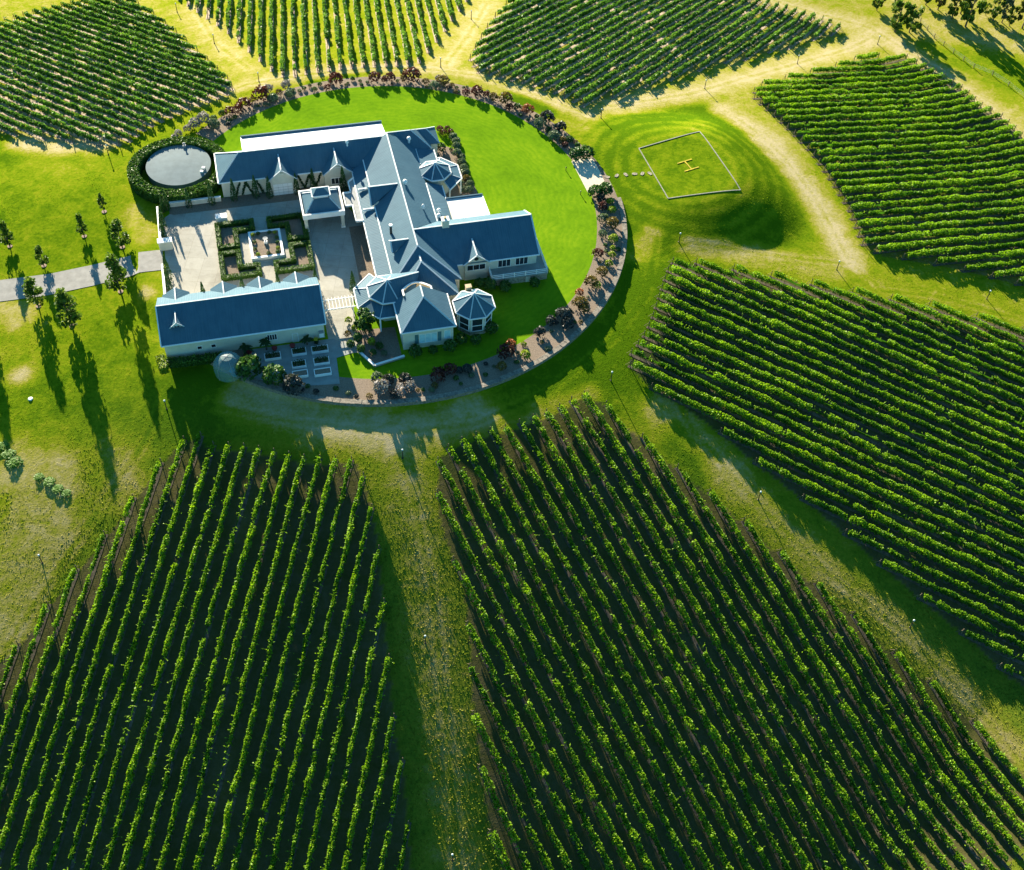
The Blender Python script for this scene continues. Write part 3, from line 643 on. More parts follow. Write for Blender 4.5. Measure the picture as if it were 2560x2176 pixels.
# --- north wing
NE_ = 3.95; NR = 7.2
def f(m):
    m.walls([(-6.9, 15.2, NE_ + .1), (22.4, 15.2, NE_ + .1), (22.4, 24.4, NE_ + .1), (-6.9, 24.4, NE_ + .1)], -.3, CR, .5)
    m.box(-6.0, 22, 15.8, 23.9, -.3, NE_ - .1, CR)
    for q in ([(-1.0, 19.8), (-1.0, 26.7)], [(27.3, 26.7), (27.3, 19.8)]):
        (a0, b0), (a1, b1) = q; zt = lambda b: 7.0 - (b - 19.7) * .3
        m.poly([(a0, b0, -.3), (a1, b1, -.3), (a1, b1, zt(b1)), (a0, b0, zt(b0))], CR)
    m.poly([(-1.0, 26.7, -.3), (27.3, 26.7, -.3), (27.3, 26.7, 4.85), (-1.0, 26.7, 4.85)], CR)
hpart('wall', f)
def f(m):
    m.roof([(-6.9, 15.0, NE_), (22, 15.0, NE_), (22, 16.23, 4.8), (26.47, 19.7, NR), (-2.2, 19.7, NR)])
    m.roof([(-6.9, 15.0, NE_), (-2.2, 19.7, NR), (-6.9, 24.4, NE_)])
    m.roof([(-6.9, 24.4, NE_), (-2.2, 19.7, NR), (-1.2, 19.7, NR), (-1.2, 24.4, NE_)])
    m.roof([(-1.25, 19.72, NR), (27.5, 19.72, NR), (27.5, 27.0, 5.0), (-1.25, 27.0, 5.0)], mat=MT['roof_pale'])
rf = hpart('roof', f)
caps(rf, [((-2.2, 19.7, NR), (26.4, 19.7, NR)), ((-6.9, 15, NE_), (-2.2, 19.7, NR)), ((-6.9, 24.4, NE_), (-2.2, 19.7, NR))], .22)
gutter(rf, [((-7.0, 14.95, NE_ - .06), (2.2, 14.95, NE_ - .06)), ((8.6, 14.95, NE_ - .06), (13.3, 14.95, NE_ - .06)), ((-1.25, 19.7, 7.26), (-1.25, 27.0, 5.06)), ((-7.0, 15, NE_ - .06), (-7.0, 24.4, NE_ - .06))])
def f(m): m.box(-1.3, 27.6, 27.0, 27.25, 4.6, 5.45, MT['roof_a'])
hpart('parapet', f)
for gi, gc in enumerate((5.4, 16.5)):
    def f(m, c=gc):
        for sg in (-1, 1):
            m.roof([(c, 13.5, 6.5), (c, 18.6, 6.5), (c + sg * 3.0, 15.0, 3.98), (c + sg * 3.0, 13.5, 3.98)])
    g = hpart('gable_roof', f)
    caps(g, [((gc, 13.45, 6.5), (gc, 18.6, 6.5)), ((gc, 13.5, 6.47), (gc - 3.0, 13.5, 3.95)), ((gc, 13.5, 6.47), (gc + 3.0, 13.5, 3.95))], .24)
    def f(m, c=gc):
        p = [(c - 2.7, 14.1, -.3), (c + 2.7, 14.1, -.3), (c + 2.7, 14.1, 4.1), (c, 14.1, 6.3), (c - 2.7, 14.1, 4.1)]
        m.hexa(p, [(x, y + 1.65, z) for x, y, z in p], CR)
    hpart('gable_wall', f)
    def f(m, c=gc): m.box(c - .1, c + .1, 13.4, 13.55, 6.2, 6.9, W_); m.box(c - .5, c + .5, 13.6, 13.68, 5.45, 5.55, W_)
    hpart('finial', f)
def f(m):
    m.box(3.5, 7.3, 13.98, 14.08, .02, 2.75, W_)
    for i in range(1, 4): m.box(3.5, 7.3, 13.955, 13.985, .66 * i, .66 * i + .04, MT['marble'])
    for i in range(1, 4): m.box(3.5 + .95 * i, 3.53 + .95 * i, 13.955, 13.985, .02, 2.75, MT['marble'])
hpart('garage_door', f)['label'] = 'white panelled double door under the left gable'
window(HOUSE, 16.2, 14.1, 1.2, 2.6, 2.2, 3)
for a in (20.3,): window(HOUSE, a, 15.8, 1.0, 2.4, .9, 1)

# --- spine
SE, SR, SA = 4.8, 7.75, 27.5
def f(m):
    m.roof([(22, 16.23, SE), (26.47, 19.7, NR), (SA, 19.7, SR), (SA, -14.1, SR), (22, -19.6, SE)])
    m.roof([(SA, 19.7, SR), (33.0, 19.7, SE), (33.0, -4.9, SE), (SA, -9.4, SR)])
    m.poly([(26.3, 19.70, 7.0), (SA, 19.70, SR), (29, 19.70, 7.0)], CR)
    m.roof([(SA, -9.6, SR), (SA, -14.1, SR), (34.4, -20.9, 4.4), (34.4, -17.1, 4.4)])
    m.roof([(SA, -14.1, SR), (34.4, -20.9, 4.4), (22, -19.6, SE)])
    # lower stepped hip
    m.roof([(SA, -15.8, 6.95), (SA, -17.6, 6.95), (33.2, -24.6, 4.3), (33.2, -20.0, 4.3)])
    m.roof([(SA, -17.6, 6.95), (33.2, -24.6, 4.3), (22, -24.6, 4.3)])
    m.roof([(SA, -15.8, 6.95), (SA, -17.6, 6.95), (22, -24.6, 4.3), (22, -20.0, 4.3)])
rf = hpart('roof', f)
caps(rf, [((SA, 19.7, SR), (SA, -14.1, SR)), ((SA, -14.1, SR), (34.4, -20.9, 4.4)), ((SA, -17.6, 6.95), (33.2, -24.6, 4.3)), ((SA, -15.9, 6.95), (SA, -17.6, 6.95)), ((SA, -17.6, 6.95), (22, -24.6, 4.3)), ((SA, -14.1, SR), (22.2, -19.4, SE))], .26)
gutter(rf, [((21.95, 16, SE - .04), (21.95, -19.5, SE - .04)), ((33.05, 17.5, SE - .04), (33.05, 12.6, SE - .04)), ((33.05, 6.6, SE - .04), (33.05, -4.9, SE - .04))])
def f(m):
    m.box(22.4, 32.7, -19.0, 19.4, -.3, SE - .15, CR); m.box(22.3, 33.0, -24.3, -19.0, -.3, 4.15, CR); m.box(32.7, 34.1, -20.6, -17.3, -.3, 4.2, CR)
hpart('wall', f)
def gab(m, fa, ba, b, half, zr, ze):                       # dormer looking west: front fa, ridge runs back to ba
    for sg in (-1, 1): m.roof([(fa, b, zr), (ba, b, zr), (fa + .3, b + sg * half, ze), (fa, b + sg * half, ze)])
    p = [(fa + .35, b - half + .25, ze - .6), (fa + .35, b + half - .25, ze - .6), (fa + .35, b + half - .25, ze), (fa + .35, b, zr - .25), (fa + .35, b - half + .25, ze)]
    m.hexa(p, [(x + 1.2, y, z) for x, y, z in p], CR)
for b, hf, zr, ze, fa, ba in ((4.3, 2.7, 7.5, 5.1, 21.3, 27.0), (-11.3, 1.7, 7.15, 5.75, 22.9, 26.3)):
    o = hpart('dormer', lambda m: gab(m, fa, ba, b, hf, zr, ze))
    caps(o, [((fa, b, zr), (ba, b, zr)), ((fa, b, zr), (fa, b + hf, ze)), ((fa, b, zr), (fa, b - hf, ze))], .3)
    mb = MB(); mb.box(fa + .27, fa + .34, b - hf * .35, b + hf * .35, ze - .25, ze + .55, GL); mb.build('pane', o)
# roof furniture
def vent(m, a, b, z, r=.42):
    rev([(r * .55, z - .5), (r * .55, z + .35), (r, z + .4), (r, z + .6), (r * .6, z + .85), (0, z + .95)], 12, W_, m, a, b)
for a, b, z, r in ((31.9, 18.9, 6.0, .45), (28.5, 4.2, 7.35, .45), (30.8, -2.2, 6.2, .3), (33.9, -2.2, 4.6, .45), (33.6, -3.6, 4.6, .45), (19.3, 18.8, 6.85, .32)):
    hpart('roof_vent', lambda m: vent(m, a, b, z, r))
def f(m): m.ngon(23.6, -7.6, .24, 5.3, 7.6, 10, MT['black']); m.ngon(23.6, -7.6, .36, 7.6, 7.85, 10, W_)
hpart('flue', f)
def f(m): m.box(33.0, 34.3, -10.1, -9.0, 6.5, 9.2, CR); m.box(32.9, 34.4, -10.2, -8.9, 9.2, 9.4, W_); m.ngon(33.65, -9.55, .25, 9.4, 9.8, 8, MT['tan'])
hpart('chimney', f)
def f(m): m.box(34.4, 35.4, -25.0, -24.2, 3.5, 6.0, MT['tan']); m.box(34.33, 35.47, -25.07, -24.13, 6.0, 6.1, MT['tan'])
hpart('chimney', f)

# --- low verandah on the court side and link roof to the porch
def f(m):
    m.roof([(19.4, 14.6, 3.9), (21.9, 15.4, 4.45), (21.9, -18.8, 4.45), (19.2, -16.6, 3.9)], .16)
o = hpart('verandah_roof', f)
gutter(o, [((19.3, 14.4, 3.86), (19.15, -16.6, 3.86))])
for b in (7.4, 1.3):
    mb = MB(); mb.box(19.6, 21.9, b - .12, b + .12, 4.2, 4.72, W_); mb.build('upstand', o)
LK = [(19.35, 11.9), (18.1, 10.8), (18.1, 7.6), (16.6, 7.6), (16.6, 3.7), (17.9, 3.7), (17.9, -1.0), (19.3, -1.1)]
def f(m): m.slab([(a, b, 3.82) for a, b in LK], .3, MT['marble'])
o = hpart('link_roof', f)
mb = MB()
for (p, q) in zip(LK[:-1], LK[1:]): mb.beam((p[0], p[1], 3.95), (q[0], q[1], 3.95), .22, .35, W_)
mb.build('parapet', o)
for b in (-15.6, -11, -6.4, -1.8, 10.6, 13.6):
    hpart('verandah_post', lambda m: m.box(19.4, 19.65, b - .12, b + .12, 0, 3.75, W_))
for b in (-13, -8.5, -4, 9): window(HOUSE, 22.4, b, .8, 2.7, 1.6, 2, 'W')

# --- north east rooms
def f(m):
    m.roof([(SA, 20.9, 7.0), (32.6, 20.9, 7.0), (36.3, 17.4, 4.6), (31.0, 17.4, 4.6)])
    m.roof([(SA, 20.9, 7.0), (32.6, 20.9, 7.0), (36.3, 24.2, 4.6), (SA, 24.2, 4.6)])
    m.roof([(32.6, 20.9, 7.0), (36.3, 17.4, 4.6), (36.3, 24.2, 4.6)])
    m.roof([(32.9, 22.2, 6.0), (36.0, 22.2, 6.0), (38.3, 19.2, 4.3), (33.0, 19.2, 4.3)])
    m.roof([(36.0, 22.2, 6.0), (38.3, 19.2, 4.3), (38.3, 24.6, 4.3)])
    m.roof([(32.9, 22.2, 6.0), (36.0, 22.2, 6.0), (38.3, 24.6, 4.3), (33.0, 24.6, 4.3)])
rf = hpart('roof', f)
caps(rf, [((SA, 20.9, 7.0), (32.6, 20.9, 7.0)), ((32.6, 20.9, 7), (36.3, 17.4, 4.6)), ((36, 22.2, 6), (38.3, 19.2, 4.3)), ((33, 22.2, 6), (36, 22.2, 6)), ((36, 22.2, 6), (38.3, 24.6, 4.3))], .2)
def f(m): m.box(27.9, 36.0, 17.7, 23.9, -.3, 4.4, CR); m.box(36.0, 37.9, 19.5, 24.3, -.3, 4.15, CR)
hpart('wall', f)
def f(m):
    m.roof([(33.1, 17.3, 4.95), (36.6, 17.3, 4.35), (36.6, 12.0, 4.35), (33.1, 12.0, 4.95)])
    m.roof([(33.1, 7.0, 4.7), (36.1, 6.2, 4.15), (36.1, -4.8, 4.15), (33.1, -4.8, 4.7)])
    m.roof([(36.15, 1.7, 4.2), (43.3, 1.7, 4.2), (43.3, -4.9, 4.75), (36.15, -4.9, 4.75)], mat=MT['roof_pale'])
rf = hpart('low_roof', f)
gutter(rf, [((36.7, 17.3, 4.33), (36.7, 13.6, 4.33)), ((36.18, 6, 4.15), (36.18, 1.8, 4.15)), ((43.4, 1.7, 4.2), (43.4, -4.9, 4.75))])
mb = MB(); mb.box(36.1, 43.45, 1.72, 1.95, 3.7, 4.5, MT['roof_a']); mb.build('parapet', rf)
def f(m): m.box(33.0, 36.4, 12, 17.6, -.3, 4.1, CR); m.box(33.0, 35.8, -4.8, 7, -.3, 4.0, CR); m.box(36.0, 43.0, -4.9, 1.5, -.3, 4.0, CR)
hpart('wall', f)
for a in (38, 41): window(HOUSE, 43.0, -1.6 if a == 38 else -3.6, .8, 2.4, 1.2, 2, 'E')

def octa(cx, cy, r, z, rot=R(22.5), n=8): return [(cx + r * math.cos(rot + 2 * math.pi * i / n), cy + r * math.sin(rot + 2 * math.pi * i / n), z) for i in range(n)]
def turret(cx, cy, r, ze, zt, wall_r, z0, name, win=()):
    ap = (cx, cy, zt); q = octa(cx, cy, r, ze)
    def f(m):
        for i in range(8): m.roof([q[i], q[(i + 1) % 8], ap])
    o = hpart(name, f); caps(o, [(p, ap) for p in q], .2); gutter(o, [(q[i], q[(i + 1) % 8]) for i in range(8)])
    def f(m): m.prism([(x, y) for x, y, _ in octa(cx, cy, wall_r, 0)], z0, ze - .12, CR)
    w = hpart('turret_wall', f)
    qq = octa(cx, cy, wall_r + .02, 0)
    for i in win:
        a, b = Vector(qq[i]), Vector(qq[(i + 1) % 8]); c = (a + b) / 2; u = (b - a).normalized(); nrm = Vector((c.x - cx, c.y - cy, 0)).normalized()
        mb = MB(); h = (b - a).length / 2 - .35
        def bar(u0, u1, za, zb, d0, d1, mat, m):
            pts = [c + u * u0 + nrm * d0, c + u * u1 + nrm * d0, c + u * u1 + nrm * d1, c + u * u0 + nrm * d1]
            m.hexa([(p.x, p.y, za) for p in pts], [(p.x, p.y, zb) for p in pts], mat)
        for u0 in (-h - .12, h): bar(u0, u0 + .12, ze - 3.7, ze - .5, 0, .1, W_, mb)
        for zb in (ze - 3.7, ze - 2.35, ze - .62): bar(-h, h, zb, zb + .12, 0, .1, W_, mb)
        fr = mb.build('window', w); m2 = MB(); bar(-h, h, ze - 3.58, ze - .62, .0, .04, GL, m2); m2.build('pane', fr)
    return o
turret(35.5, 9.9, 3.3, 4.9, 6.9, 2.8, -.3, 'turret_roof')
def ring_roof(cx, cy, r0, z0, r1, z1, i0, i1, posts=True, nm='verandah_roof'):
    a, b = octa(cx, cy, r0, z0), octa(cx, cy, r1, z1)
    o = hpart(nm, lambda m: [m.roof([a[i % 8], a[(i + 1) % 8], b[(i + 1) % 8], b[i % 8]], .12) for i in range(i0, i1)])
    gutter(o, [(b[i % 8], b[(i + 1) % 8]) for i in range(i0, i1)]); caps(o, [(a[i % 8], b[i % 8]) for i in range(i0, i1 + 1)], .14)
    if posts:
        for i in range(i0, i1 + 1):
            p = b[i % 8]; x, y = cx + (p[0] - cx) * .96, cy + (p[1] - cy) * .96
            hpart('verandah_post', lambda m: m.box(x - .14, x + .14, y - .14, y + .14, 0, z1 - .15, W_))
ring_roof(35.5, 9.9, 3.3, 4.45, 5.5, 3.9, 6, 10)
# --- west turret with its ring verandah
turret(20.5, -21.6, 3.9, 5.0, 7.3, 3.3, -.3, 'turret_roof')
def f(m):
    m.roof([(20.5, -21.55, 7.25), (26.6, -20.3, 7.0), (26.6, -17.6, 5.2), (19.2, -18.0, 5.0)])
    m.roof([(20.5, -21.6, 7.25), (26.6, -20.3, 7.0), (24.6, -25.0, 5.0), (22.1, -25.2, 5.0)])
o = hpart('roof', f); caps(o, [((20.5, -21.6, 7.25), (26.5, -20.3, 7.0))], .22)
ring_roof(20.5, -21.4, 3.8, 4.35, 6.4, 3.55, 2, 7)
# --- roof terrace with curved back wall
arc = [(28.1 - 5.2 * (i / 12), -23.7 + 1.5 * math.sin(math.pi * i / 12)) for i in range(13)]
ol = [(22.9, -25.2), (28.1, -25.2)] + arc
def f(m):
    for p, q in zip(ol, ol[1:] + ol[:1]):
        dx, dy = q[0] - p[0], q[1] - p[1]
        if math.hypot(dx, dy) < .05: continue
        zt = 5.75 if p[1] < -25 and q[1] < -25 else 6.35
        m.beam((p[0], p[1], (3.9 + zt) / 2), (q[0], q[1], (3.9 + zt) / 2), .22, zt - 3.9, MT['tan'])
        m.beam((p[0], p[1], zt + .06), (q[0], q[1], zt + .06), .34, .12, W_)
    m.poly([(x, y, 5.0) for x, y in ol], MT['tan'])
o = hpart('roof_terrace', f); o['label'] = 'cream walled roof terrace with a curved back wall'
def f(m): m.box(24.6, 25.5, -24.9, -24.2, 5.0, 6.3, W_); m.box(26.0, 26.9, -24.9, -24.2, 5.0, 6.3, W_); m.ngon(25.75, -24.4, .16, 5.0, 6.9, 8, CR)
hpart('chimney_stack', f)
# --- south bay
BE, BA = 4.9, 7.9
def f(m):
    m.roof([(26, -27.6, BA), (26, -24.6, BA), (21.0, -24.6, BE), (21.0, -32.9, BE)])
    m.roof([(26, -27.6, BA), (21.0, -32.9, BE), (30.9, -32.9, BE)])
    m.roof([(26, -27.6, BA), (30.9, -32.9, BE), (30.9, -24.6, BE), (26, -24.6, BA)])
rf = hpart('bay_roof', f)
caps(rf, [((26, -27.6, BA), (26, -24.6, BA)), ((26, -27.6, BA), (21, -32.9, BE)), ((26, -27.6, BA), (30.9, -32.9, BE))], .26)
gutter(rf, [((21, -32.95, BE - .05), (30.9, -32.95, BE - .05)), ((20.95, -24.6, BE - .05), (20.95, -32.9, BE - .05)), ((30.95, -24.6, BE - .05), (30.95, -32.9, BE - .05))])
def f(m):
    m.box(21.4, 30.5, -32.4, -24.3, -.4, BE - .15, CR)
    p = [(21.5, -24.55, 4.5), (30.4, -24.55, 4.5), (26, -24.55, 7.7)]; m.poly(p, CR)
hpart('bay_wall', f)
o = window(HOUSE, 25.9, -32.4, 1.3, 3.4, 3.2, 3, 'S', MT['bright_glass']); window(HOUSE, 29.4, -32.4, 1.6, 3.5, 1.1, 1, 'S', MT['bright_glass'])
for a in (23.5, 27.65):
    mb = MB(); mb.box(a, a + .65, -32.5, -32.41, 1.2, 3.5, MT['shutter']); mb.build('shutter', o)
window(HOUSE, 21.4, -29.5, 1.2, 3.2, 1.6, 2, 'W')
# --- gazebo room
turret(35.2, -28.0, 3.95, 4.6, 7.4, 3.35, .7, 'gazebo_roof', win=(3, 4, 5, 6, 7))
def f(m): m.prism([(x, y) for x, y, _ in octa(35.2, -28.0, 3.5, 0)], -.4, .7, MT['stone'])
hpart('stone_base', f)
# --- east wing
ER = 7.75
def f(m):
    m.roof([(27.6, -9.6, ER), (50.3, -9.6, ER), (50.3, -4.9, 4.8), (33.0, -4.9, 4.8)])
    m.roof([(27.6, -9.6, ER), (50.3, -9.6, ER), (50.3, -17.2, 4.4), (34.4, -17.1, 4.4)])
rf = hpart('roof', f)
caps(rf, [((27.6, -9.6, ER), (50.3, -9.6, ER)), ((50.3, -9.6, ER), (50.3, -4.9, 4.8)), ((50.3, -9.6, ER), (50.3, -17.2, 4.4))], .28)
gutter(rf, [((34.4, -17.25, 4.38), (35.4, -17.25, 4.38)), ((40.6, -17.25, 4.38), (50.3, -17.25, 4.38))])
def f(m):
    p = [(34.4, -16.7), (49.9, -16.7), (49.9, -5.3), (33.2, -5.3)]
    m.prism(p, -.3, 4.35, CR); m.poly([(49.88, -16.6, 4.3), (49.88, -5.4, 4.3), (49.88, -9.6, 7.55)], CR)
hpart('wall', f)
def f(m):
    for sg in (-1, 1): m.roof([(38.1, -17.5, 6.5), (38.1, -12.6, 6.5), (38.1 + sg * 2.6, -17.0, 4.35), (38.1 + sg * 2.6, -17.5, 4.3)])
g = hpart('gable_roof', f); caps(g, [((38.1, -17.5, 6.5), (38.1, -12.8, 6.5)), ((38.1, -17.5, 6.48), (35.5, -17.5, 4.3)), ((38.1, -17.5, 6.48), (40.7, -17.5, 4.3))], .26)
def f(m):
    p = [(35.9, -17.0, -.4), (40.3, -17.0, -.4), (40.3, -17.0, 4.4), (38.1, -17.0, 6.3), (35.9, -17.0, 4.4)]
    m.hexa(p, [(x, y + .32, z) for x, y, z in p], CR)
gw = hpart('gable_wall', f)
window(gw, 38.1, -17.0, 2.5, 3.75, 3.5, 3)
mb = MB()
for i in range(12):
    a0, a1 = 2 * math.pi * i / 12, 2 * math.pi * (i + 1) / 12
    mb.poly([(38.1, -17.06, 5.2), (38.1 + .42 * math.cos(a0), -17.06, 5.2 + .42 * math.sin(a0)), (38.1 + .42 * math.cos(a1), -17.06, 5.2 + .42 * math.sin(a1))], GL)
mb.build('round_vent', gw)
for c in (43.6, 47.0): window(HOUSE, c, -16.7, 2.1, 4.0, 2.4, 3)
def f(m):
    m.box(40.5, 51.5, -19.7, -16.72, 1.55, 1.8, MT['patio']); m.box(49.92, 51.5, -16.7, -10.2, 1.55, 1.8, MT['patio'])
dk = hpart('deck', f)
def f(m): m.box(40.6, 51.4, -19.55, -16.75, -.5, 1.55, MT['stone']); m.box(49.95, 51.4, -16.7, -10.3, -.5, 1.55, MT['stone'])
hpart('stone_base', f)
mb = MB(); mb.box(47.2, 48.1, -19.62, -19.56, 0, 1.35, CR); mb.build('door', dk)
def f(m):
    pts = [(40.6, -17.2), (40.6, -19.6), (51.4, -19.6), (51.4, -10.3)]
    for p, q in zip(pts, pts[1:]):
        for z in (1.95, 2.4, 2.8): m.beam((p[0], p[1], z), (q[0], q[1], z), .1, .1, W_)
        n = max(2, int(math.hypot(q[0] - p[0], q[1] - p[1]) / 1.8))
        for i in range(n + 1):
            x, y = p[0] + (q[0] - p[0]) * i / n, p[1] + (q[1] - p[1]) * i / n; m.box(x - .08, x + .08, y - .08, y + .08, 1.8, 2.9, W_)
hpart('railing', f, dk)

# ------------------------------------------------------------------ porch pavilion in the courtyard
PC = empty('porch_pavilion', hw(12.1, 5.7), 'square drive-through porch with white parapet, hipped roof and roof lantern in the courtyard', 'pavilion', A0)
def pp(name, fn, parent=None):
    mb = MB(); fn(mb); return mb.build(name, parent or PC)
h = 4.05
for sx in (-1, 1):
    for sy in (-1, 1): pp('column', lambda m: (m.box(sx * 3.55 - .32, sx * 3.55 + .32, sy * 3.3 - .32, sy * 3.3 + .32, 0, 3.3, CR), m.box(sx * 3.55 - .42, sx * 3.55 + .42, sy * 3.3 - .42, sy * 3.3 + .42, 0, .35, W_)))
def f(m):
    for x0, x1, y0, y1 in ((-h, h, -3.75, -3.45), (-h, h, 3.45, 3.75), (-h, -h + .3, -3.45, 3.45), (h - .3, h, -3.45, 3.45)): m.box(x0, x1, y0, y1, 3.2, 4.35, W_)
    m.box(-h + .3, h - .3, -3.45, 3.45, 3.6, 3.75, MT['marble'])
pp('parapet', f)
lo = [(-3.5, -3.2, 4.0), (3.5, -3.2, 4.0), (3.5, 3.2, 4.0), (-3.5, 3.2, 4.0)]; hi = [(-1.5, -.9, 5.7), (1.5, -.9, 5.7), (1.5, 1.2, 5.7), (-1.5, 1.2, 5.7)]
o = pp('roof', lambda m: [m.roof([lo[i], lo[(i + 1) % 4], hi[(i + 1) % 4], hi[i]]) for i in range(4)]); caps(o, list(zip(lo, hi)), .18)
ln = pp('lantern', lambda m: m.box(-1.35, 1.35, -.75, 1.05, 5.55, 6.45, W_))
e4 = [(-1.75, -1.15, 6.45), (1.75, -1.15, 6.45), (1.75, 1.45, 6.45), (-1.75, 1.45, 6.45)]
def f(m):
    m.roof([e4[0], e4[1], (.7, .15, 7.4), (-.7, .15, 7.4)]); m.roof([e4[2], e4[3], (-.7, .15, 7.4), (.7, .15, 7.4)]); m.roof([e4[1], e4[2], (.7, .15, 7.4)]); m.roof([e4[3], e4[0], (-.7, .15, 7.4)])
lr = pp('lantern_roof', f, ln); gl = MB()
for i in range(4): gl.beam(e4[i], e4[(i + 1) % 4], .16, .16, W_)
gl.build('gutter', ln)

# ------------------------------------------------------------------ garage building
GB = empty('garage_building', (OX, OY, 0), 'long low cream garage building with a blue roof below the courtyard', 'garage', A0)
def gp(name, fn, parent=None):
    mb = MB(); fn(mb); return mb.build(name, parent or GB)
def f(m):
    m.roof([(-20.3, -20.2, 7.1), (8.4, -20.2, 7.1), (8.4, -27.1, 4.0), (-20.3, -27.1, 4.0)])
    m.roof([(-20.3, -20.2, 7.1), (8.4, -20.2, 7.1), (8.4, -14.9, 4.0), (-20.3, -14.9, 4.0)])
rf = gp('roof', f)
caps(rf, [((-20.3, -20.2, 7.1), (8.4, -20.2, 7.1))], .2)
gutter(rf, [((-20.3, -27.15, 3.97), (8.4, -27.15, 3.97)), ((-20.32, -27.1, 4.0), (-20.32, -20.2, 7.1)), ((8.42, -27.1, 4.0), (8.42, -20.2, 7.1))])
def f(m):
    m.box(-19.9, 8.0, -26.6, -15.4, -1.0, 3.9, CR)
    for a in (-19.88, 7.98): m.poly([(a, -26.5, 3.85), (a, -15.5, 3.85), (a, -20.2, 6.9)], CR)
gw = gp('wall', f)
for c in (-17.0, -8.5, -2.0, 4.6):
    def f(m):
        for sg in (-1, 1): m.roof([(c, -14.4, 5.5), (c, -18.0, 5.5), (c + sg * 2.4, -15.6, 4.0), (c + sg * 2.4, -14.4, 4.0)])
        p = [(c - 2.1, -14.7, 0), (c + 2.1, -14.7, 0), (c + 2.1, -14.7, 4.0), (c, -14.7, 5.3), (c - 2.1, -14.7, 4.0)]; m.hexa(p, [(x, y - .65, z) for x, y, z in p], CR)
    g = gp('gable', f); caps(g, [((c, -14.4, 5.5), (c, -18.0, 5.5))], .22)
    mb = MB(); mb.box(c - 1.5, c + 1.5, -14.66, -14.6, .02, 2.4, W_); mb.build('garage_door', g)
def f(m):
    for sg in (-1, 1): m.roof([(-17.2, -24.4, 6.55), (-17.2, -21.5, 6.55), (-17.2 + sg * 1.1, -23.6, 5.55), (-17.2 + sg * 1.25, -24.4, 5.45)], .1)
    p = [(-18.0, -24.1, 4.9), (-16.4, -24.1, 4.9), (-16.4, -24.1, 5.6), (-17.2, -24.1, 6.3), (-18.0, -24.1, 5.6)]; m.hexa(p, [(x, y + 1.1, z) for x, y, z in p], W_)
d_ = gp('dormer', f); caps(d_, [((-17.2, -24.4, 6.55), (-17.2, -21.6, 6.55)), ((-17.2, -24.42, 6.55), (-18.45, -24.42, 5.45)), ((-17.2, -24.42, 6.55), (-15.95, -24.42, 5.45))], .16)
window(d_, -17.2, -24.1, 5.0, 5.6, 1.0, 2, frame=.07)
for a, w in ((-1.3, 1.7), (-14, .8), (-11.6, .8)): window(gw, a, -26.6, 1.6 if w < 1 else 1.4, 2.3 if w < 1 else 2.7, w, 1 if w < 1 else 4)
mb = MB(); mb.box(2.2, 3.3, -26.7, -26.61, 0, 2.2, W_); mb.box(2.3, 3.2, -26.73, -26.7, .1, 2.1, CR); mb.build('door', gw)
mb = MB(); mb.box(7.0, 7.8, -27.3, -26.62, .9, 1.9, W_); mb.box(6.95, 7.85, -27.35, -26.62, 1.9, 2.0, MT['marble']); tag(mb.build('air_conditioner', gw))

# ------------------------------------------------------------------ water tank
zR1 = Z(260, 160, 2.94)
tc = hw(-14.4, 24.9)
TK = empty('water_tank', tc, 'big round steel water tank with a domed pale grey lid inside a ring of hedge', 'tank')
mb = MB(); rev([(6.3, -.4), (6.3, 1.75)], 48, MT['tank'], mb); mb.build('shell', TK)
mb = MB(); rev([(6.45, 1.72), (6.45, 1.85), (5, 1.93), (3, 2.03), (1, 2.10), (0, 2.11)], 64, MT['tank'], mb); lid = mb.build('lid', TK)
mb = MB(); mb.box(-.3, .3, 5.3, 5.9, 1.9, 2.35, MT['marble']); rev([(.15, 2.3), (.15, 2.8), (.3, 2.85), (0, 3.0)], 10, MT['marble'], mb, 0, 5.6); mb.build('vent', lid)
for x_, y_ in ((5.0, -1.0), (4.9, -2.2)): mb = MB(); mb.box(x_, x_ + .6, y_, y_ + .45, 1.9, 2.3, W_); mb.build('hatch', lid)

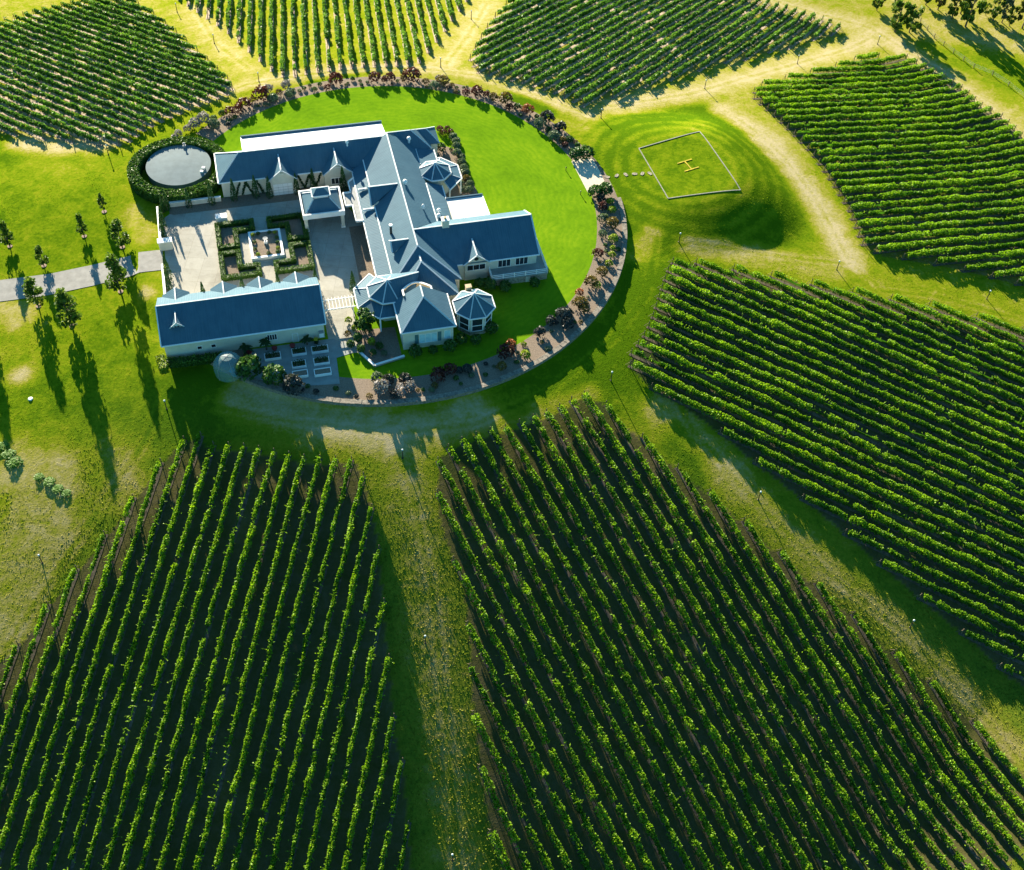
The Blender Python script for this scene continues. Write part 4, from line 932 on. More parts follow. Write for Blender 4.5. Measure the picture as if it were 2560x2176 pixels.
# ------------------------------------------------------------------ foliage builders
def hedge_mesh(name, path, wid, hgt, closed=False, dens=34, size=.26, mat='box', zf=None, z0=0.0):
    P, N, Tn, CVs = [], [], [], []
    pts = [np.array(p, float) for p in path]
    segs = list(zip(pts, pts[1:] + pts[:1])) if closed else list(zip(pts, pts[1:]))
    g = (lambda x, y: 0 * x) if zf is None else zf
    for a, b in segs:
        L = np.hypot(*(b - a)); d = (b - a) / L; n_ = np.array([-d[1], d[0]]); a2, L2 = a - d * wid * .45, L + wid * .9
        for part, area in (('top', L2 * wid), ('l', L2 * hgt), ('r', L2 * hgt), ('e0', wid * hgt), ('e1', wid * hgt)):
            k = int(area * dens); s = rng.random(k) * L2; t = rng.random(k)
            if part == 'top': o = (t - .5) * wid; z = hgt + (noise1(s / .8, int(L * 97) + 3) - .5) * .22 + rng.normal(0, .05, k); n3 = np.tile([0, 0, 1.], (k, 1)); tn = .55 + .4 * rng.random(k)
            else:
                sg = {'l': 1, 'r': -1}.get(part, 0); z = t * hgt
                if sg: o = sg * wid / 2 + rng.normal(0, .05, k); n3 = np.tile([n_[0] * sg, n_[1] * sg, .2], (k, 1))
                else: o = (rng.random(k) - .5) * wid; s = np.full(k, 0. if part == 'e0' else L2) + rng.normal(0, .05, k); n3 = np.tile([*(d * (-1 if part == 'e0' else 1)), .2], (k, 1))
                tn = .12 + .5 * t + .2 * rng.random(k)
            x = a2[0] + d[0] * s + n_[0] * o; y = a2[1] + d[1] * s + n_[1] * o
            P.append(np.stack([x, y, g(x, y) + z + z0], 1)); N.append(n3); Tn.append(tn)
        w2 = wid / 2 - .1; e = .1
        c = [a2 + d * e + n_ * w2, a2 + d * (L2 - e) + n_ * w2, a2 + d * (L2 - e) - n_ * w2, a2 + d * e - n_ * w2]
        lo_ = [np.array([*q, float(g(q[0], q[1])) + z0 - .1]) for q in c]; hi_ = [np.array([*q, float(g(q[0], q[1])) + z0 + hgt - .12]) for q in c]
        for i in range(4): CVs += [lo_[i], lo_[(i + 1) % 4], hi_[(i + 1) % 4], hi_[i]]
        CVs += hi_
    P = np.concatenate(P); N = np.concatenate(N); tn = np.concatenate(Tn)
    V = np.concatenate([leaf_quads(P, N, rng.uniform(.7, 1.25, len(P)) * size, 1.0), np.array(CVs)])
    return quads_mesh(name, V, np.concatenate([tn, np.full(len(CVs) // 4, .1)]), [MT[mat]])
def ball_mesh(name, mat, n=260, size=.34, flat=1.0, spiky=0.0):       # unit shrub, radius 1
    D = rng.normal(size=(n, 3)); D /= np.linalg.norm(D, axis=1)[:, None]; D[:, 2] = np.where(D[:, 2] < -.25, -D[:, 2], D[:, 2])
    lobes = rng.normal(size=(7, 3)); lobes /= np.linalg.norm(lobes, axis=1)[:, None]
    lb = 1 + .22 * np.max(np.clip(D @ lobes.T, 0, 1) ** 6, axis=1) - .12
    r_ = rng.uniform(.55, 1.0, n) ** .5 * lb * (1 + spiky * rng.random(n))
    P = D * r_[:, None]; P[:, 2] = P[:, 2] * flat + .72 * flat
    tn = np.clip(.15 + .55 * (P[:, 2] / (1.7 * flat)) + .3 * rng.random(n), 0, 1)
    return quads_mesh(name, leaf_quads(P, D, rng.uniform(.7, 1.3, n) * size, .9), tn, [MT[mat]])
SH = {k: [ball_mesh('shrub', 'shrub_' + k, 300, .34, .9 if k in 'lsg' else 1.0, .25 if k in 'rbop' else .08) for _ in range(3)] for k in SHRUB}

# ------------------------------------------------------------------ shrubs round the garden bed, clockwise from the tank
z1 = Z(0, 0, 2.4326); z4 = Z(860, 560, 2.594)
S1 = [(1065, 850, 'p', 24), (1090, 830, 'p', 26), (1140, 800, 'p', 26), (1190, 775, 'p', 40), (1240, 750, 'p', 42), (1305, 780, 's', 40), (1300, 735, 'g', 26), (1355, 705, 'g', 26), (1400, 695, 'r', 32),
      (1450, 685, 'r', 34), (1490, 655, 'r', 42), (1540, 620, 'b', 24), (1590, 600, 'r', 52), (1630, 560, 'p', 34), (1660, 615, 's', 38), (1700, 580, 'b', 24), (1740, 540, 'p', 32), (1768, 588, 's', 38),
      (1850, 548, 'g', 15), (1885, 530, 'g', 15), (1915, 555, 'g', 18), (1945, 522, 'g', 16), (1990, 545, 'r', 24), (2010, 505, 'g', 20), (2048, 510, 'r', 48)]
S2 = [(70, 490, 'g', 16), (115, 500, 'g', 12), (205, 495, 'r', 44), (262, 500, 'r', 22), (305, 490, 'r', 34), (342, 500, 'g', 14), (382, 495, 'b', 26), (430, 490, 'r', 54), (515, 510, 'b', 24), (570, 545, 's', 40),
      (590, 490, 'p', 24), (618, 515, 'b', 44), (675, 530, 'b', 20), (702, 540, 'g', 14), (745, 540, 'g', 12), (760, 580, 'r', 28), (825, 578, 'r', 42), (880, 585, 'r', 20), (925, 610, 'b', 30), (1000, 630, 'b', 46),
      (1020, 670, 'r', 26), (1070, 662, 'g', 24), (1135, 690, 'o', 34), (1190, 720, 'g', 20), (1250, 740, 'd', 48), (1210, 770, 's', 40), (1262, 790, 'g', 16), (1335, 795, 'd', 40), (1290, 845, 's', 38), (1345, 870, 'b', 24),
      (1390, 862, 'g', 26), (1435, 895, 'g', 20), (1360, 895, 'r', 20), (1425, 965, 'g', 52), (1485, 955, 'g', 52), (1545, 1190, 'g', 50), (1605, 1185, 'g', 52), (1575, 1225, 'd', 34), (1635, 1235, 'l', 26), (1590, 1275, 'r', 32),
      (1645, 1288, 'l', 32), (1588, 1345, 's', 36), (1648, 1385, 'b', 44), (1588, 1440, 's', 32), (1652, 1470, 'l', 34), (1605, 1500, 'g', 15), (1650, 1520, 'l', 20), (1560, 1555, 'r', 34), (1645, 1560, 'l', 24), (1625, 1615, 'l', 27),
      (1585, 1675, 'b', 40)]
S4 = [(1640, 410, 'l', 30), (1600, 400, 'b', 44), (1525, 460, 'o', 30), (1530, 535, 'b', 46), (1555, 570, 'b', 34), (1425, 615, 'd', 58), (1445, 665, 'd', 46), (1345, 650, 'd', 40), (1270, 722, 'd', 42), (1282, 775, 'g', 12), (1080, 800, 'o', 34),
      (1050, 855, 'r', 54), (1020, 945, 'b', 34), (1165, 790, 'l', 22), (1175, 862, 'l', 36), (920, 915, 'd', 15), (800, 958, 'd', 34), (745, 960, 'd', 26), (726, 1010, 'g', 18), (685, 965, 'r', 44), (610, 1005, 'r', 48), (588, 1060, 'b', 22),
      (512, 1085, 'g', 14), (425, 1075, 'p', 36), (395, 1030, 'd', 44), (365, 1100, 'p', 40), (330, 1120, 'd', 34), (290, 1040, 'd', 42), (240, 1090, 'p', 52), (215, 1020, 's', 40)]
CN = {'g': 'dark green', 'l': 'lime yellow', 'r': 'maroon leaved', 'o': 'orange tipped', 'b': 'bronze brown', 'p': 'pale lilac grey', 's': 'sage green', 'd': 'very dark'}
SZ = lambda r: 'large' if r > 1.9 else 'medium' if r > 1.1 else 'small'
items = [(*z1(x, y), k, r / 2.4326) for x, y, k, r in S1] + [(*z2(x, y), k, r / 2.4326) for x, y, k, r in S2] + [(*z4(x, y), k, r / 2.594) for x, y, k, r in S4]
cnt = {}; tmp = []
for (px, py, k, rp) in items:
    rad = max(.4, rp / 9.0 * .63 * (1.0 if py > 500 else 1.12)); q = at(px, py)
    tmp.append((q, k, rad, math.hypot(q[0] - CX, q[1] - CY)))
def where(q):
    a = math.degrees(math.atan2(q[1] - CY, q[0] - CX)) % 360
    for lim, w in ((20, 'right end of the bed'), (60, 'upper right bed arc'), (100, 'top bed arc behind the house'), (150, 'upper left bed arc'), (200, 'left bed arc by the tank'), (275, 'lower bed below the garages'), (310, 'lower bed below the gazebo'), (335, 'lower right bed arc'), (361, 'right bed arc')):
        if a < lim: return w
for q, k, rad, _ in tmp: cnt[(SZ(rad), k, where(q))] = cnt.get((SZ(rad), k, where(q)), 0) + 1
seen = {}
def bedz(q): return q[2] if q[1] > CY + 8 else max(q[2], 0.0)
for q, k, rad, _ in tmp:
    key = (SZ(rad), k, where(q)); i = seen.get(key, 0); seen[key] = i + 1
    lab = '%s %s shrub in the %s' % (key[0], CN[k], key[2]) if cnt[key] == 1 else '%s %s shrub, %s clockwise in the %s' % (key[0], CN[k], ordn(i), key[2])
    o = link('shrub', SH[k][random.randrange(3)]); o.location = (q[0], q[1], bedz(q)); o.scale = (rad, rad * random.uniform(.85, 1.15), rad * random.uniform(.85, 1.1)); o.rotation_euler = (0, 0, random.uniform(0, 6.3))
    tag(o, lab, 'shrub', 'shrubs in the round garden bed')
SANDC = at(*z2(1500, 1070))[:2]
for a_ in np.arange(-120, 150, 2.6):
    for _ in range(2 if a_ > 0 else 1):
        a = R(a_ + random.uniform(-1.2, 1.2)); r_ = random.uniform(43.9, 47.2); q = np.array([CX + r_ * math.cos(a), CY + r_ * math.sin(a), 0.0])
        if np.hypot(*(q[:2] - SANDC)) < 4.6 or min(math.hypot(q[0] - t_[0][0], q[1] - t_[0][1]) - t_[2] for t_ in tmp) < .35: continue
        q[2] = float(terrain(q[0], q[1])); k = random.choice('gggssbd'); rad = random.uniform(.3, .6)
        o = link('low_plant', SH[k][random.randrange(3)]); o.location = (q[0], q[1], bedz(q)); o.scale = (rad, rad, rad * .75); o.rotation_euler = (0, 0, random.uniform(0, 6.3))
        tag(o, 'small low plant filling a gap between shrubs of the round garden bed', 'plant', 'low filler plants of the round bed')
def shrub_at(q, k, rad, lab, grp=None, hs=1.0, name='shrub'):
    o = link(name, SH[k][random.randrange(3)]); o.location = [float(c) for c in q]; o.scale = (rad, rad, rad * hs); o.rotation_euler = (0, 0, random.uniform(0, 6.3)); return tag(o, lab, 'shrub', grp)
zV = Z(1000, 280, 5.19)
vs = [(520, 255, 'r', 40), (565, 300, 'r', 38), (610, 235, 'r', 30), (655, 285, 'r', 36), (530, 500, 'g', 60), (660, 500, 'g', 22), (690, 355, 's', 48), (725, 410, 's', 48), (735, 480, 's', 50), (745, 570, 's', 52), (795, 615, 's', 44), (800, 685, 's', 48),
      (825, 755, 's', 50), (845, 815, 's', 50), (860, 900, 'b', 44), (905, 965, 's', 48), (895, 1040, 's', 50), (815, 1030, 's', 40), (800, 950, 's', 34)]
nn = {}
for x, y, k, r in vs:
    i = nn.get(k, 0); nn[k] = i + 1
    shrub_at(at(*zV(x, y)), k, r / 5.19 / 8.6 * .85, '%s shrub, %s down the border between the right-hand verandah and lawn' % ({'r': 'rusty red', 's': 'rounded sage', 'g': 'dark green', 'b': 'olive bronze'}[k], ordn(i)), 'shrubs of the verandah border')
for i, (x, y, r) in enumerate(((465, 850, 48), (580, 835, 34), (685, 815, 48), (765, 770, 44), (955, 705, 48), (855, 770, 40))):
    shrub_at(at(*z4(x, y)), 'g', r / 2.594 / 9.3 * .62, 'dark rounded shrub against the lower bay walls, %s from the left' % ordn(i), 'shrubs against the bay walls', 1.15)
for i, (x, y, r) in enumerate(((880, 410, 46), (945, 420, 48), (1040, 430, 46), (1235, 400, 40))):
    shrub_at(at(*z4(x, y)), 'g', r / 2.594 / 9.3 * .62, 'dark shrub at the stone base of the right wing, %s from the left' % ordn(i), 'shrubs at the stone base', 1.1)
for i, (x, y, k, r) in enumerate(((30, 640, 'l', 26), (70, 690, 'l', 24), (25, 730, 'b', 24), (90, 760, 'g', 34), (150, 700, 'g', 36), (180, 780, 'l', 28), (110, 830, 'g', 30), (230, 810, 'g', 28), (45, 800, 'g', 30), (260, 850, 's', 22), (190, 850, 'g', 26))):
    shrub_at(at(*z4(x, y)), k, r / 2.594 / 9.3 * .62, '%s garden plant left of the lower bay, %s of that patch' % ({'l': 'yellow green', 'b': 'bronze', 'g': 'dark green', 's': 'grey green'}[k], ordn(i)), 'plants left of the lower bay', 1.3)
zP = Z(520, 860, 4.716)
for (x, y, k, r, lab) in ((490, 370, 'g', 105, 'round leafy green bush beside the net cage'), (790, 450, 'g', 90, 'round leafy green bush at the middle of the patio edge'), (1010, 560, 'd', 85, 'dark maroon round bush at the patio corner')):
    shrub_at(at(*zP(x, y)), k, r / 4.716 / 9.4, lab, None, 1.15)
# ------------------------------------------------------------------ hedges
hp = [(-14.4 + 8.9 * math.cos(R(t)), 24.0 + 8.3 * math.sin(R(t))) for t in range(-34, 317, 8)]
o = link('hedge', hedge_mesh('hedge', [tuple(hw(a, b)[:2]) for a, b in hp], 2.1, 2.3, False, 16, .42, 'box')); tag(o, 'thick dark hedge curving round the big water tank', 'hedge')
Lq = [(8.3, 7.5), (1.7, 7.5), (1.7, 5.2), (5.0, 5.2), (5.0, .9), (8.3, .9)]
for sx, sy, lab in ((-1, 1, 'far left'), (1, 1, 'far right'), (-1, -1, 'near left'), (1, -1, 'near right')):
    pth = [(sx * x - .1, sy * (y - 0) + (-.9)) for x, y in Lq]
    o = link('box_hedge', hedge_mesh('box_hedge', pth, .85, .95, True, 45, .22, 'box')); o.location = (OX, OY, .05); o.rotation_euler = (0, 0, A0)
    tag(o, 'clipped L-shaped box hedge loop at the %s corner of the knot garden' % lab, 'hedge', 'box hedges of the knot garden')
    mb = MB(); mb.poly([(sx * x - .1, sy * y - .9, .062) for x, y in Lq], MT['gravel']); g_ = mb.build('gravel_bed'); g_.location = (OX, OY, 0); g_.rotation_euler = (0, 0, A0); tag(g_, kind='structure')
o = link('hedge', hedge_mesh('hedge', [tuple(hw(-19.8, -28.0)[:2]), tuple(hw(-10.5, -28.4)[:2])], 1.5, 1.2, False, 20, .34, 'box')); tag(o, 'low dark hedge along the foot of the garage back wall', 'hedge')
o = link('hedge', hedge_mesh('hedge', [tuple(hw(-20.9, -27.3)[:2]), tuple(hw(-20.6, -29.2)[:2])], 1.5, 1.7, False, 24, .32, 'shrub_l')); tag(o, 'sunlit yellow green hedge end at the garage corner', 'hedge')
# scrubby line of bushes in the lower left field
for i, (x, y, r) in enumerate(((5, 905, 1.0), (18, 922, 1.2), (30, 938, 1.3), (80, 968, .9), (100, 978, 1.0), (118, 992, 1.0), (135, 1000, .8))):
    shrub_at(at(x * K, y * K), 'w', r, 'low bright green bush in a line across the left field, %s from the left' % ordn(i), 'bushes in the left field', .24)

# raised planter in the middle of the knot garden
PL = empty('raised_planter', hw(.3, -.3, .05), 'square white walled planter of brown earth in the middle of the knot garden', 'planter', A0)
def f(m):
    for x0, x1, y0, y1 in ((-3.1, 3.1, -3.9, -3.45), (-3.1, 3.1, 3.35, 3.8), (-3.1, -2.65, -3.45, 3.35), (2.65, 3.1, -3.45, 3.35)): m.box(x0, x1, y0, y1, 0, .62, W_)
mb = MB(); f(mb); mb.build('planter_wall', PL)
mb = MB(); mb.poly([(-2.65, -3.45, .5), (2.65, -3.45, .5), (2.65, 3.35, .5), (-2.65, 3.35, .5)], MT['gravel']); mb.build('earth', PL)
for i, (x, y) in enumerate(((-2.2, 2.8), (-1.2, 2.9), (1.0, 2.9), (2.0, 2.7), (2.2, 1.2), (2.2, -.2), (2.1, -1.8), (1.9, -2.9), (.2, -3.0), (-1.8, -2.9), (-2.2, -1.4), (-2.1, .6))):
    shrub_at(hw(.3 + x, -.3 + y, .5), 'g' if i % 3 else 'l', .42, 'low green plant inside the white planter, %s clockwise from its far left corner' % ordn(i), 'plants in the white planter', .8)
mb = MB(); q = hw(.3, -.2, .55)
mb.box(-.3, .3, -.3, .3, 0, .5, W_); rev([(.12, .5), (.1, 1.0), (.45, 1.15), (.5, 1.25), (0, 1.2)], 14, MT['marble'], mb)
o = mb.build('bird_bath', None, tuple(q)); tag(o, 'small pale bird bath standing in the white planter', 'bird bath')
mb = MB(); mb.box(-1.0, 1.0, -.6, .6, 0, 1.0, W_); mb.box(-1.1, 1.1, -.7, .7, 1.0, 1.12, W_)
o = mb.build('stone_plinth', None, tuple(hw(-7.4, 8.6, .05))); o.rotation_euler = (0, 0, A0); tag(o, 'pale square block standing at the far left of the knot garden', 'plinth')

# cypresses
def cyp_mesh():
    n = 700; t = rng.random(n) ** .8; a = rng.random(n) * 6.283; r_ = .16 * (1 - t) ** .75 * (.35 + .65 * np.minimum(1, t * 9 + .3)) * rng.uniform(.75, 1.05, n)
    P = np.stack([r_ * np.cos(a), r_ * np.sin(a), t], 1); N = np.stack([np.cos(a), np.sin(a), np.full(n, .7)], 1)
    return quads_mesh('crown', leaf_quads(P, N, rng.uniform(.035, .07, n), 1.2, .5), np.clip(.1 + .4 * t + .4 * rng.random(n), 0, 1), [MT['shrub_g']])
CY_ = [cyp_mesh() for _ in range(2)]
tb = MB(); rev([(.025, -.03), (.02, .1), (.008, .6)], 6, MT['bark'], tb); tp = tb.build('trunk'); trunk_me = tp.data; bpy.data.objects.remove(tp)
CYP = [(-18.3, 13.1, 4.2, 'in the far left corner of the courtyard'), (-17.5, 13.5, 4.9, 'right beside the corner one, by the low wall'), (-13.3, 13.6, 4.9, 'in front of the tank hedge, on its left'), (-8.8, 13.6, 5.6, 'in front of the tank hedge, on its right'),
       (-4.4, 14, 5.5, 'against the rear wing, leftmost there'), (-.1, 14.1, 5.6, 'against the rear wing, between two ivy zigzags'), (2.6, 13.6, 5.4, 'left of the white garage door'), (8.0, 13.7, 5.2, 'right of the white garage door'), (11.4, 14.6, 5.2, 'behind the porch pavilion'),
       (17.3, 12.9, 6.2, 'in front of the second gable, right of its window'), (-18.6, 8.5, 5.2, 'along the courtyard wall above the gate'), (-18.7, 5.2, 5.2, 'along the courtyard wall nearest the gate'), (-18.4, -6.4, 6.2, 'inside the wall below the gate'), (-18.4, -9.2, 5.0, 'inside the wall nearest the garages'), (14.8, -16.1, 5.4, 'beside the west turret'),
       (-12.3, -13.6, 5.2, 'between the first two garage gables'), (-5.2, -13.6, 5.2, 'between the middle garage gables'), (1.3, -13.6, 5.2, 'between the right-hand garage gables'), (8.2, -13.6, 5.0, 'at the right end of the garages')]
for a, b, h_, w in CYP:
    e = empty('cypress', hw(a, b, .05), 'slim dark cypress ' + w, 'cypress', random.uniform(0, 6), 'cypresses round the courtyard'); e.scale = (h_ * .95, h_ * .95, h_)
    link('crown', CY_[random.randrange(2)], e); link('trunk', trunk_me, e)
# ivy trained in zigzags on the rear wall
def ivy(pts, b, lab):
    P = [];
    for (a0, z0), (a1, z1_) in zip(pts, pts[1:]):
        L = math.hypot(a1 - a0, z1_ - z0); n = int(L * 60); t = rng.random(n)
        P.append(np.stack([a0 + (a1 - a0) * t + rng.normal(0, .12, n), np.full(n, b) - rng.random(n) * .2, z0 + (z1_ - z0) * t + rng.normal(0, .12, n)], 1))
    P = np.concatenate(P); o = link('climbing_ivy', quads_mesh('climbing_ivy', leaf_quads(P, np.tile([[0, -1., .2]], (len(P), 1)), .24, .8), rng.random(len(P)) * .5, [MT['shrub_g']]))
    o.location = (OX, OY, 0); o.rotation_euler = (0, 0, A0); tag(o, lab, 'climbing plant', 'ivy zigzags on the rear wing')
ivy([(-3.9, .2), (-2.9, 3.4)], 15.22, 'ivy trained in a single slant beside the leftmost wing cypress')
ivy([(-2.7, .2), (-1.7, 3.4), (-.6, .2)], 15.22, 'ivy trained in an inverted V on the rear wing wall')
ivy([(.4, 3.4), (1.5, .2)], 15.22, 'ivy slanting down right beside the left gable')
ivy([(8.6, 3.4), (9.8, .2), (10.9, 3.4), (12.0, .2), (13.2, 3.4)], 15.22, 'long W of ivy on the wall between the two gables')

# ------------------------------------------------------------------ broad trees along the drive
def crown_mesh(n=1500, clumps=26, shape='pear', mat='tree', size=.085):
    C = []
    for i in range(clumps):
        t = rng.random(); a = rng.random() * 6.283
        w = {'pear': .30 * (1 - t) ** .7 * min(1, .45 + t * 4), 'round': .42 * math.sqrt(max(.02, 1 - (2 * t - 1) ** 2)), 'tall': .2 * math.sqrt(max(.05, 1 - (2 * t - 1) ** 2))}[shape]
        C.append((w * math.cos(a) * rng.uniform(.5, 1.05), w * math.sin(a) * rng.uniform(.5, 1.05), t, rng.uniform(.05, .12) * (1.25 if shape != 'tall' else .9)))
    C = np.array(C); ci = rng.integers(0, clumps, n); D = rng.normal(size=(n, 3)); D /= np.linalg.norm(D, axis=1)[:, None]
    P = C[ci, :3] + D * (C[ci, 3] * rng.uniform(.4, 1.05, n))[:, None]
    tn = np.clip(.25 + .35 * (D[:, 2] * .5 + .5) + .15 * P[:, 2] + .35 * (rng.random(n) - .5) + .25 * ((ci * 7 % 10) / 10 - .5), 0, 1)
    return quads_mesh('crown', leaf_quads(P, D, rng.uniform(.7, 1.3, n) * size, .5), tn, [MT[mat]])
PEAR = [crown_mesh(1000, 24, 'pear') for _ in range(3)]; ROUND = [crown_mesh(1500, 26, 'round', 'shrub_g', .1) for _ in range(3)]
def trunk_mesh(limbs=7):
    m = MB(); rev([(.022, -.04), (.016, .15), (.012, .45), (.004, .92)], 7, MT['bark'], m)
    for i in range(limbs):
        a = i * 2.4; z = .28 + .07 * i; m.beam((0, 0, z), (.17 * math.cos(a), .17 * math.sin(a), z + .17), .010, .010, MT['bark'])
    o = m.build('trunk'); me = o.data; bpy.data.objects.remove(o); return me
TRM = [trunk_mesh(), trunk_mesh(5)]
ringm = MB(); rev([(1.0, .0), (1.0, .14), (.0, .16)], 18, MT['mulch'], ringm); ro = ringm.build('mulch_ring'); ring_me = ro.data; bpy.data.objects.remove(ro)
zT = Z(0, 460, 4.41)
TREES = [((110, 690), 5.8, 1.0, 'slender tree at the far left edge above the driveway'), ((485, 905), 4.9, .95, 'thin young tree standing just above the driveway at left'), ((930, 580), 5.2, .85, 'small leafy tree on the lawn above the driveway'),
         ((1150, 310), 4.4, .85, 'smallest dark tree near the tank hedge'), ((1350, 700), 6.6, 1.05, 'bushy tree above the driveway nearest the courtyard wall'), ((1330, 1190), 8.4, 1.05, 'tall yellow green tree below the driveway nearest the wall'),
         ((425, 1350), 6.7, 1.1, 'broad tree on the lower side of the driveway at left'), ((795, 1570), 8.4, 1.15, 'big dark pear-shaped tree on the lower left lawn'), ((-190, 1480), 8.0, .9, None)]
for (p, h_, ws, lab) in TREES:
    q = at(*zT(*p)); e = empty('drive_tree', q, lab or 'tree outside the frame', 'tree', random.uniform(0, 6), 'trees along the driveway')
    c = link('crown', PEAR[random.randrange(3)], e); c.location = (0, 0, h_ * .20); c.scale = (h_ * ws * .86, h_ * ws * .86, h_ * .83)
    t_ = link('trunk', TRM[0], e); t_.scale = (h_, h_, h_)
    r_ = link('mulch_ring', ring_me, e); r_.scale = (.5, .5, .8)
# tree left of the bay
q = at(*z4(135, 690)); e = empty('garden_tree', q, 'bushy green tree in the garden left of the lower bay', 'tree')
c = link('crown', ROUND[0], e); c.location = (0, 0, 1.2); c.scale = (4.6, 4.6, 3.6); t_ = link('trunk', TRM[1], e); t_.scale = (4.6, 4.6, 4.6)
# trees at the far right top
zX = Z(2140, 0, 4.94)
FT = [((480, 395), 9.5, 1.05, 'g', 'tall leafy tree, left of the pair beside the farm fence'), ((655, 400), 8.0, 1.15, 'g', 'rounder leafy tree, right of the pair beside the farm fence'), ((255, 130), 6, 1.0, 'g', 'grey green tree behind the pair, at the left'), ((480, 130), 7, .8, 'g', 'narrow tree just behind the fence pair'),
      ((1010, 120), 8, .9, 'b', 'olive tree at the left end of the far tree line'), ((1180, 235), 9, .85, 'g', 'dense grey green tree in the far tree line, over a bare trunk'), ((1350, 330), 13, .75, 'g', 'tallest dark tree of the far tree line'), ((1290, 170), 9, .7, 'b', 'yellowish tree behind the tallest one'),
      ((1690, 255), 8, .8, 'g', 'dark tree left of the gap in the far tree line'), ((1800, 280), 7.5, .75, 's', 'second dark tree right of the gap in the far line'), ((1890, 320), 6, .9, 'g', 'low green tree near the right end of the far line'), ((2050, 350), 11, .8, 'b', 'olive tree at the right edge of the far line'), ((860, 60), 7, 1.0, 'g', 'dark tree casting a long shadow behind the fence'),
      ((1600, 190), 3.5, 1.3, 'l', 'bright green low tree in the gap of the far tree line')]
FM = {k: [crown_mesh(1100, 24, 'round', {'g': 'tree', 's': 'shrub_s', 'b': 'olive', 'l': 'shrub_l'}[k], .11) for _ in range(2)] for k in 'gbsl'}
for p, h_, ws, k, lab in FT:
    q = at(*zX(*p)); e = empty('far_tree', q, lab, 'tree', random.uniform(0, 6), 'trees beyond the farm fence')
    c = link('crown', FM[k][random.randrange(2)], e); c.location = (0, 0, h_ * .18); c.scale = (h_ * ws * .66, h_ * ws * .66, h_ * .75)
    t_ = link('trunk', TRM[1], e); t_.scale = (h_, h_, h_)
# ------------------------------------------------------------------ palms by the garage wall
def palm(a, b, h_, lab, n=11):
    e = empty('palm', hw(a, b, .08), lab, 'palm', random.uniform(0, 6)); m = MB(); rev([(.16, -.1), (.11, h_ * .5), (.1, h_)], 7, MT['bark'], m); m.build('trunk', e)
    m = MB()
    for i in range(n):
        an = 6.283 * i / n + random.uniform(-.2, .2); el = random.uniform(.1, .9); L = random.uniform(1.1, 1.6); pr = None
        for j in range(5):
            t = j / 4; x = L * t * math.cos(el); z = h_ + L * t * math.sin(el) - .9 * t * t; w = .26 * math.sin(math.pi * (.12 + .8 * t)) + .02
            c = (math.cos(an) * x, math.sin(an) * x, z); l_ = (c[0] - math.sin(an) * w, c[1] + math.cos(an) * w, z - .06); r_ = (c[0] + math.sin(an) * w, c[1] - math.cos(an) * w, z - .06)
            if pr: m.poly([pr[1], pr[0], c, l_], MT['shrub_g']); m.poly([pr[0], pr[2], r_, c], MT['shrub_g'])
            pr = (c, l_, r_)
    m.build('fronds', e)
palm(-6.2, -27.7, 1.5, 'spiky palm by the garage wall beside the net cage'); palm(-2.6, -27.6, 2.0, 'tall dark palm left of the garage window'); palm(4.6, -27.8, 1.5, 'arching palm right of the garage back door')
for a, lab in ((-5.6, 'red pot at the foot of the leftmost palm'), (-1.2, 'red pot under the garage window'), (2.0, 'red pot beside the garage back door')):
    mb = MB(); rev([(.32, 0), (.48, .5), (.52, .55), (.44, .55), (.40, .45), (0, .45)], 14, MT['red'], mb); o = mb.build('flower_pot', None, tuple(hw(a, -27.9, .08))); tag(o, lab, 'flower pot', 'red pots along the garage')
mb = MB(); mb.box(-.3, .3, -.35, .35, .1, 1.0, MT['shrub_g']); mb.box(-.33, .33, -.4, .38, 1.0, 1.08, MT['yellow']); mb.ngon(-.25, .3, .1, 0, .2, 8, MT['black']); mb.ngon(.25, .3, .1, 0, .2, 8, MT['black'])
o = mb.build('wheelie_bin', None, tuple(hw(6.3, -27.7, .08))); tag(o, 'green bin with a yellow lid against the garage wall', 'bin')

# raised vegetable boxes on the patio
BX = [((760, 190), 2.9, 'leafy raised box left on the patio, below the wall'), ((1070, 135), 2.6, 'raised box in the middle column, nearest the wall'), ((1315, 105), 3.0, 'raised box in the right column, nearest the wall'), ((1070, 285), 2.5, 'raised box in the middle of the middle column'),
      ((1335, 245), 2.8, 'raised box in the middle of the right column'), ((1085, 400), 2.7, 'empty raised box at the lower middle of the patio'), ((1350, 375), 3.0, 'empty pale raised box at the lower right patio corner')]
for i, (p, w, lab) in enumerate(BX):
    q = at(*zP(*p)); e = empty('planter_box', (q[0], q[1] + .5, .075), lab, 'planter box', A0, 'raised boxes on the patio'); m = MB(); w /= 2
    for x0, x1, y0, y1 in ((-w, w, -.75, -.62), (-w, w, .62, .75), (-w, -w + .13, -.62, .62), (w - .13, w, -.62, .62)): m.box(x0, x1, y0, y1, 0, .55, MT['white'])
    m.build('box', e); m = MB(); m.poly([(-w + .13, -.62, .42), (w - .13, -.62, .42), (w - .13, .62, .42), (-w + .13, .62, .42)], MT['gravel']); m.build('earth', e)
    if i < 5:
        n = 220; P = np.stack([rng.uniform(-w + .2, w - .2, n), rng.uniform(-.55, .6, n), .42 + rng.random(n) * .65], 1)
        link('vegetables', quads_mesh('vegetables', leaf_quads(P, np.tile([[0, 0, 1.]], (n, 1)), .24, .5), rng.random(n) * .6, [MT['shrub_g']]), e)
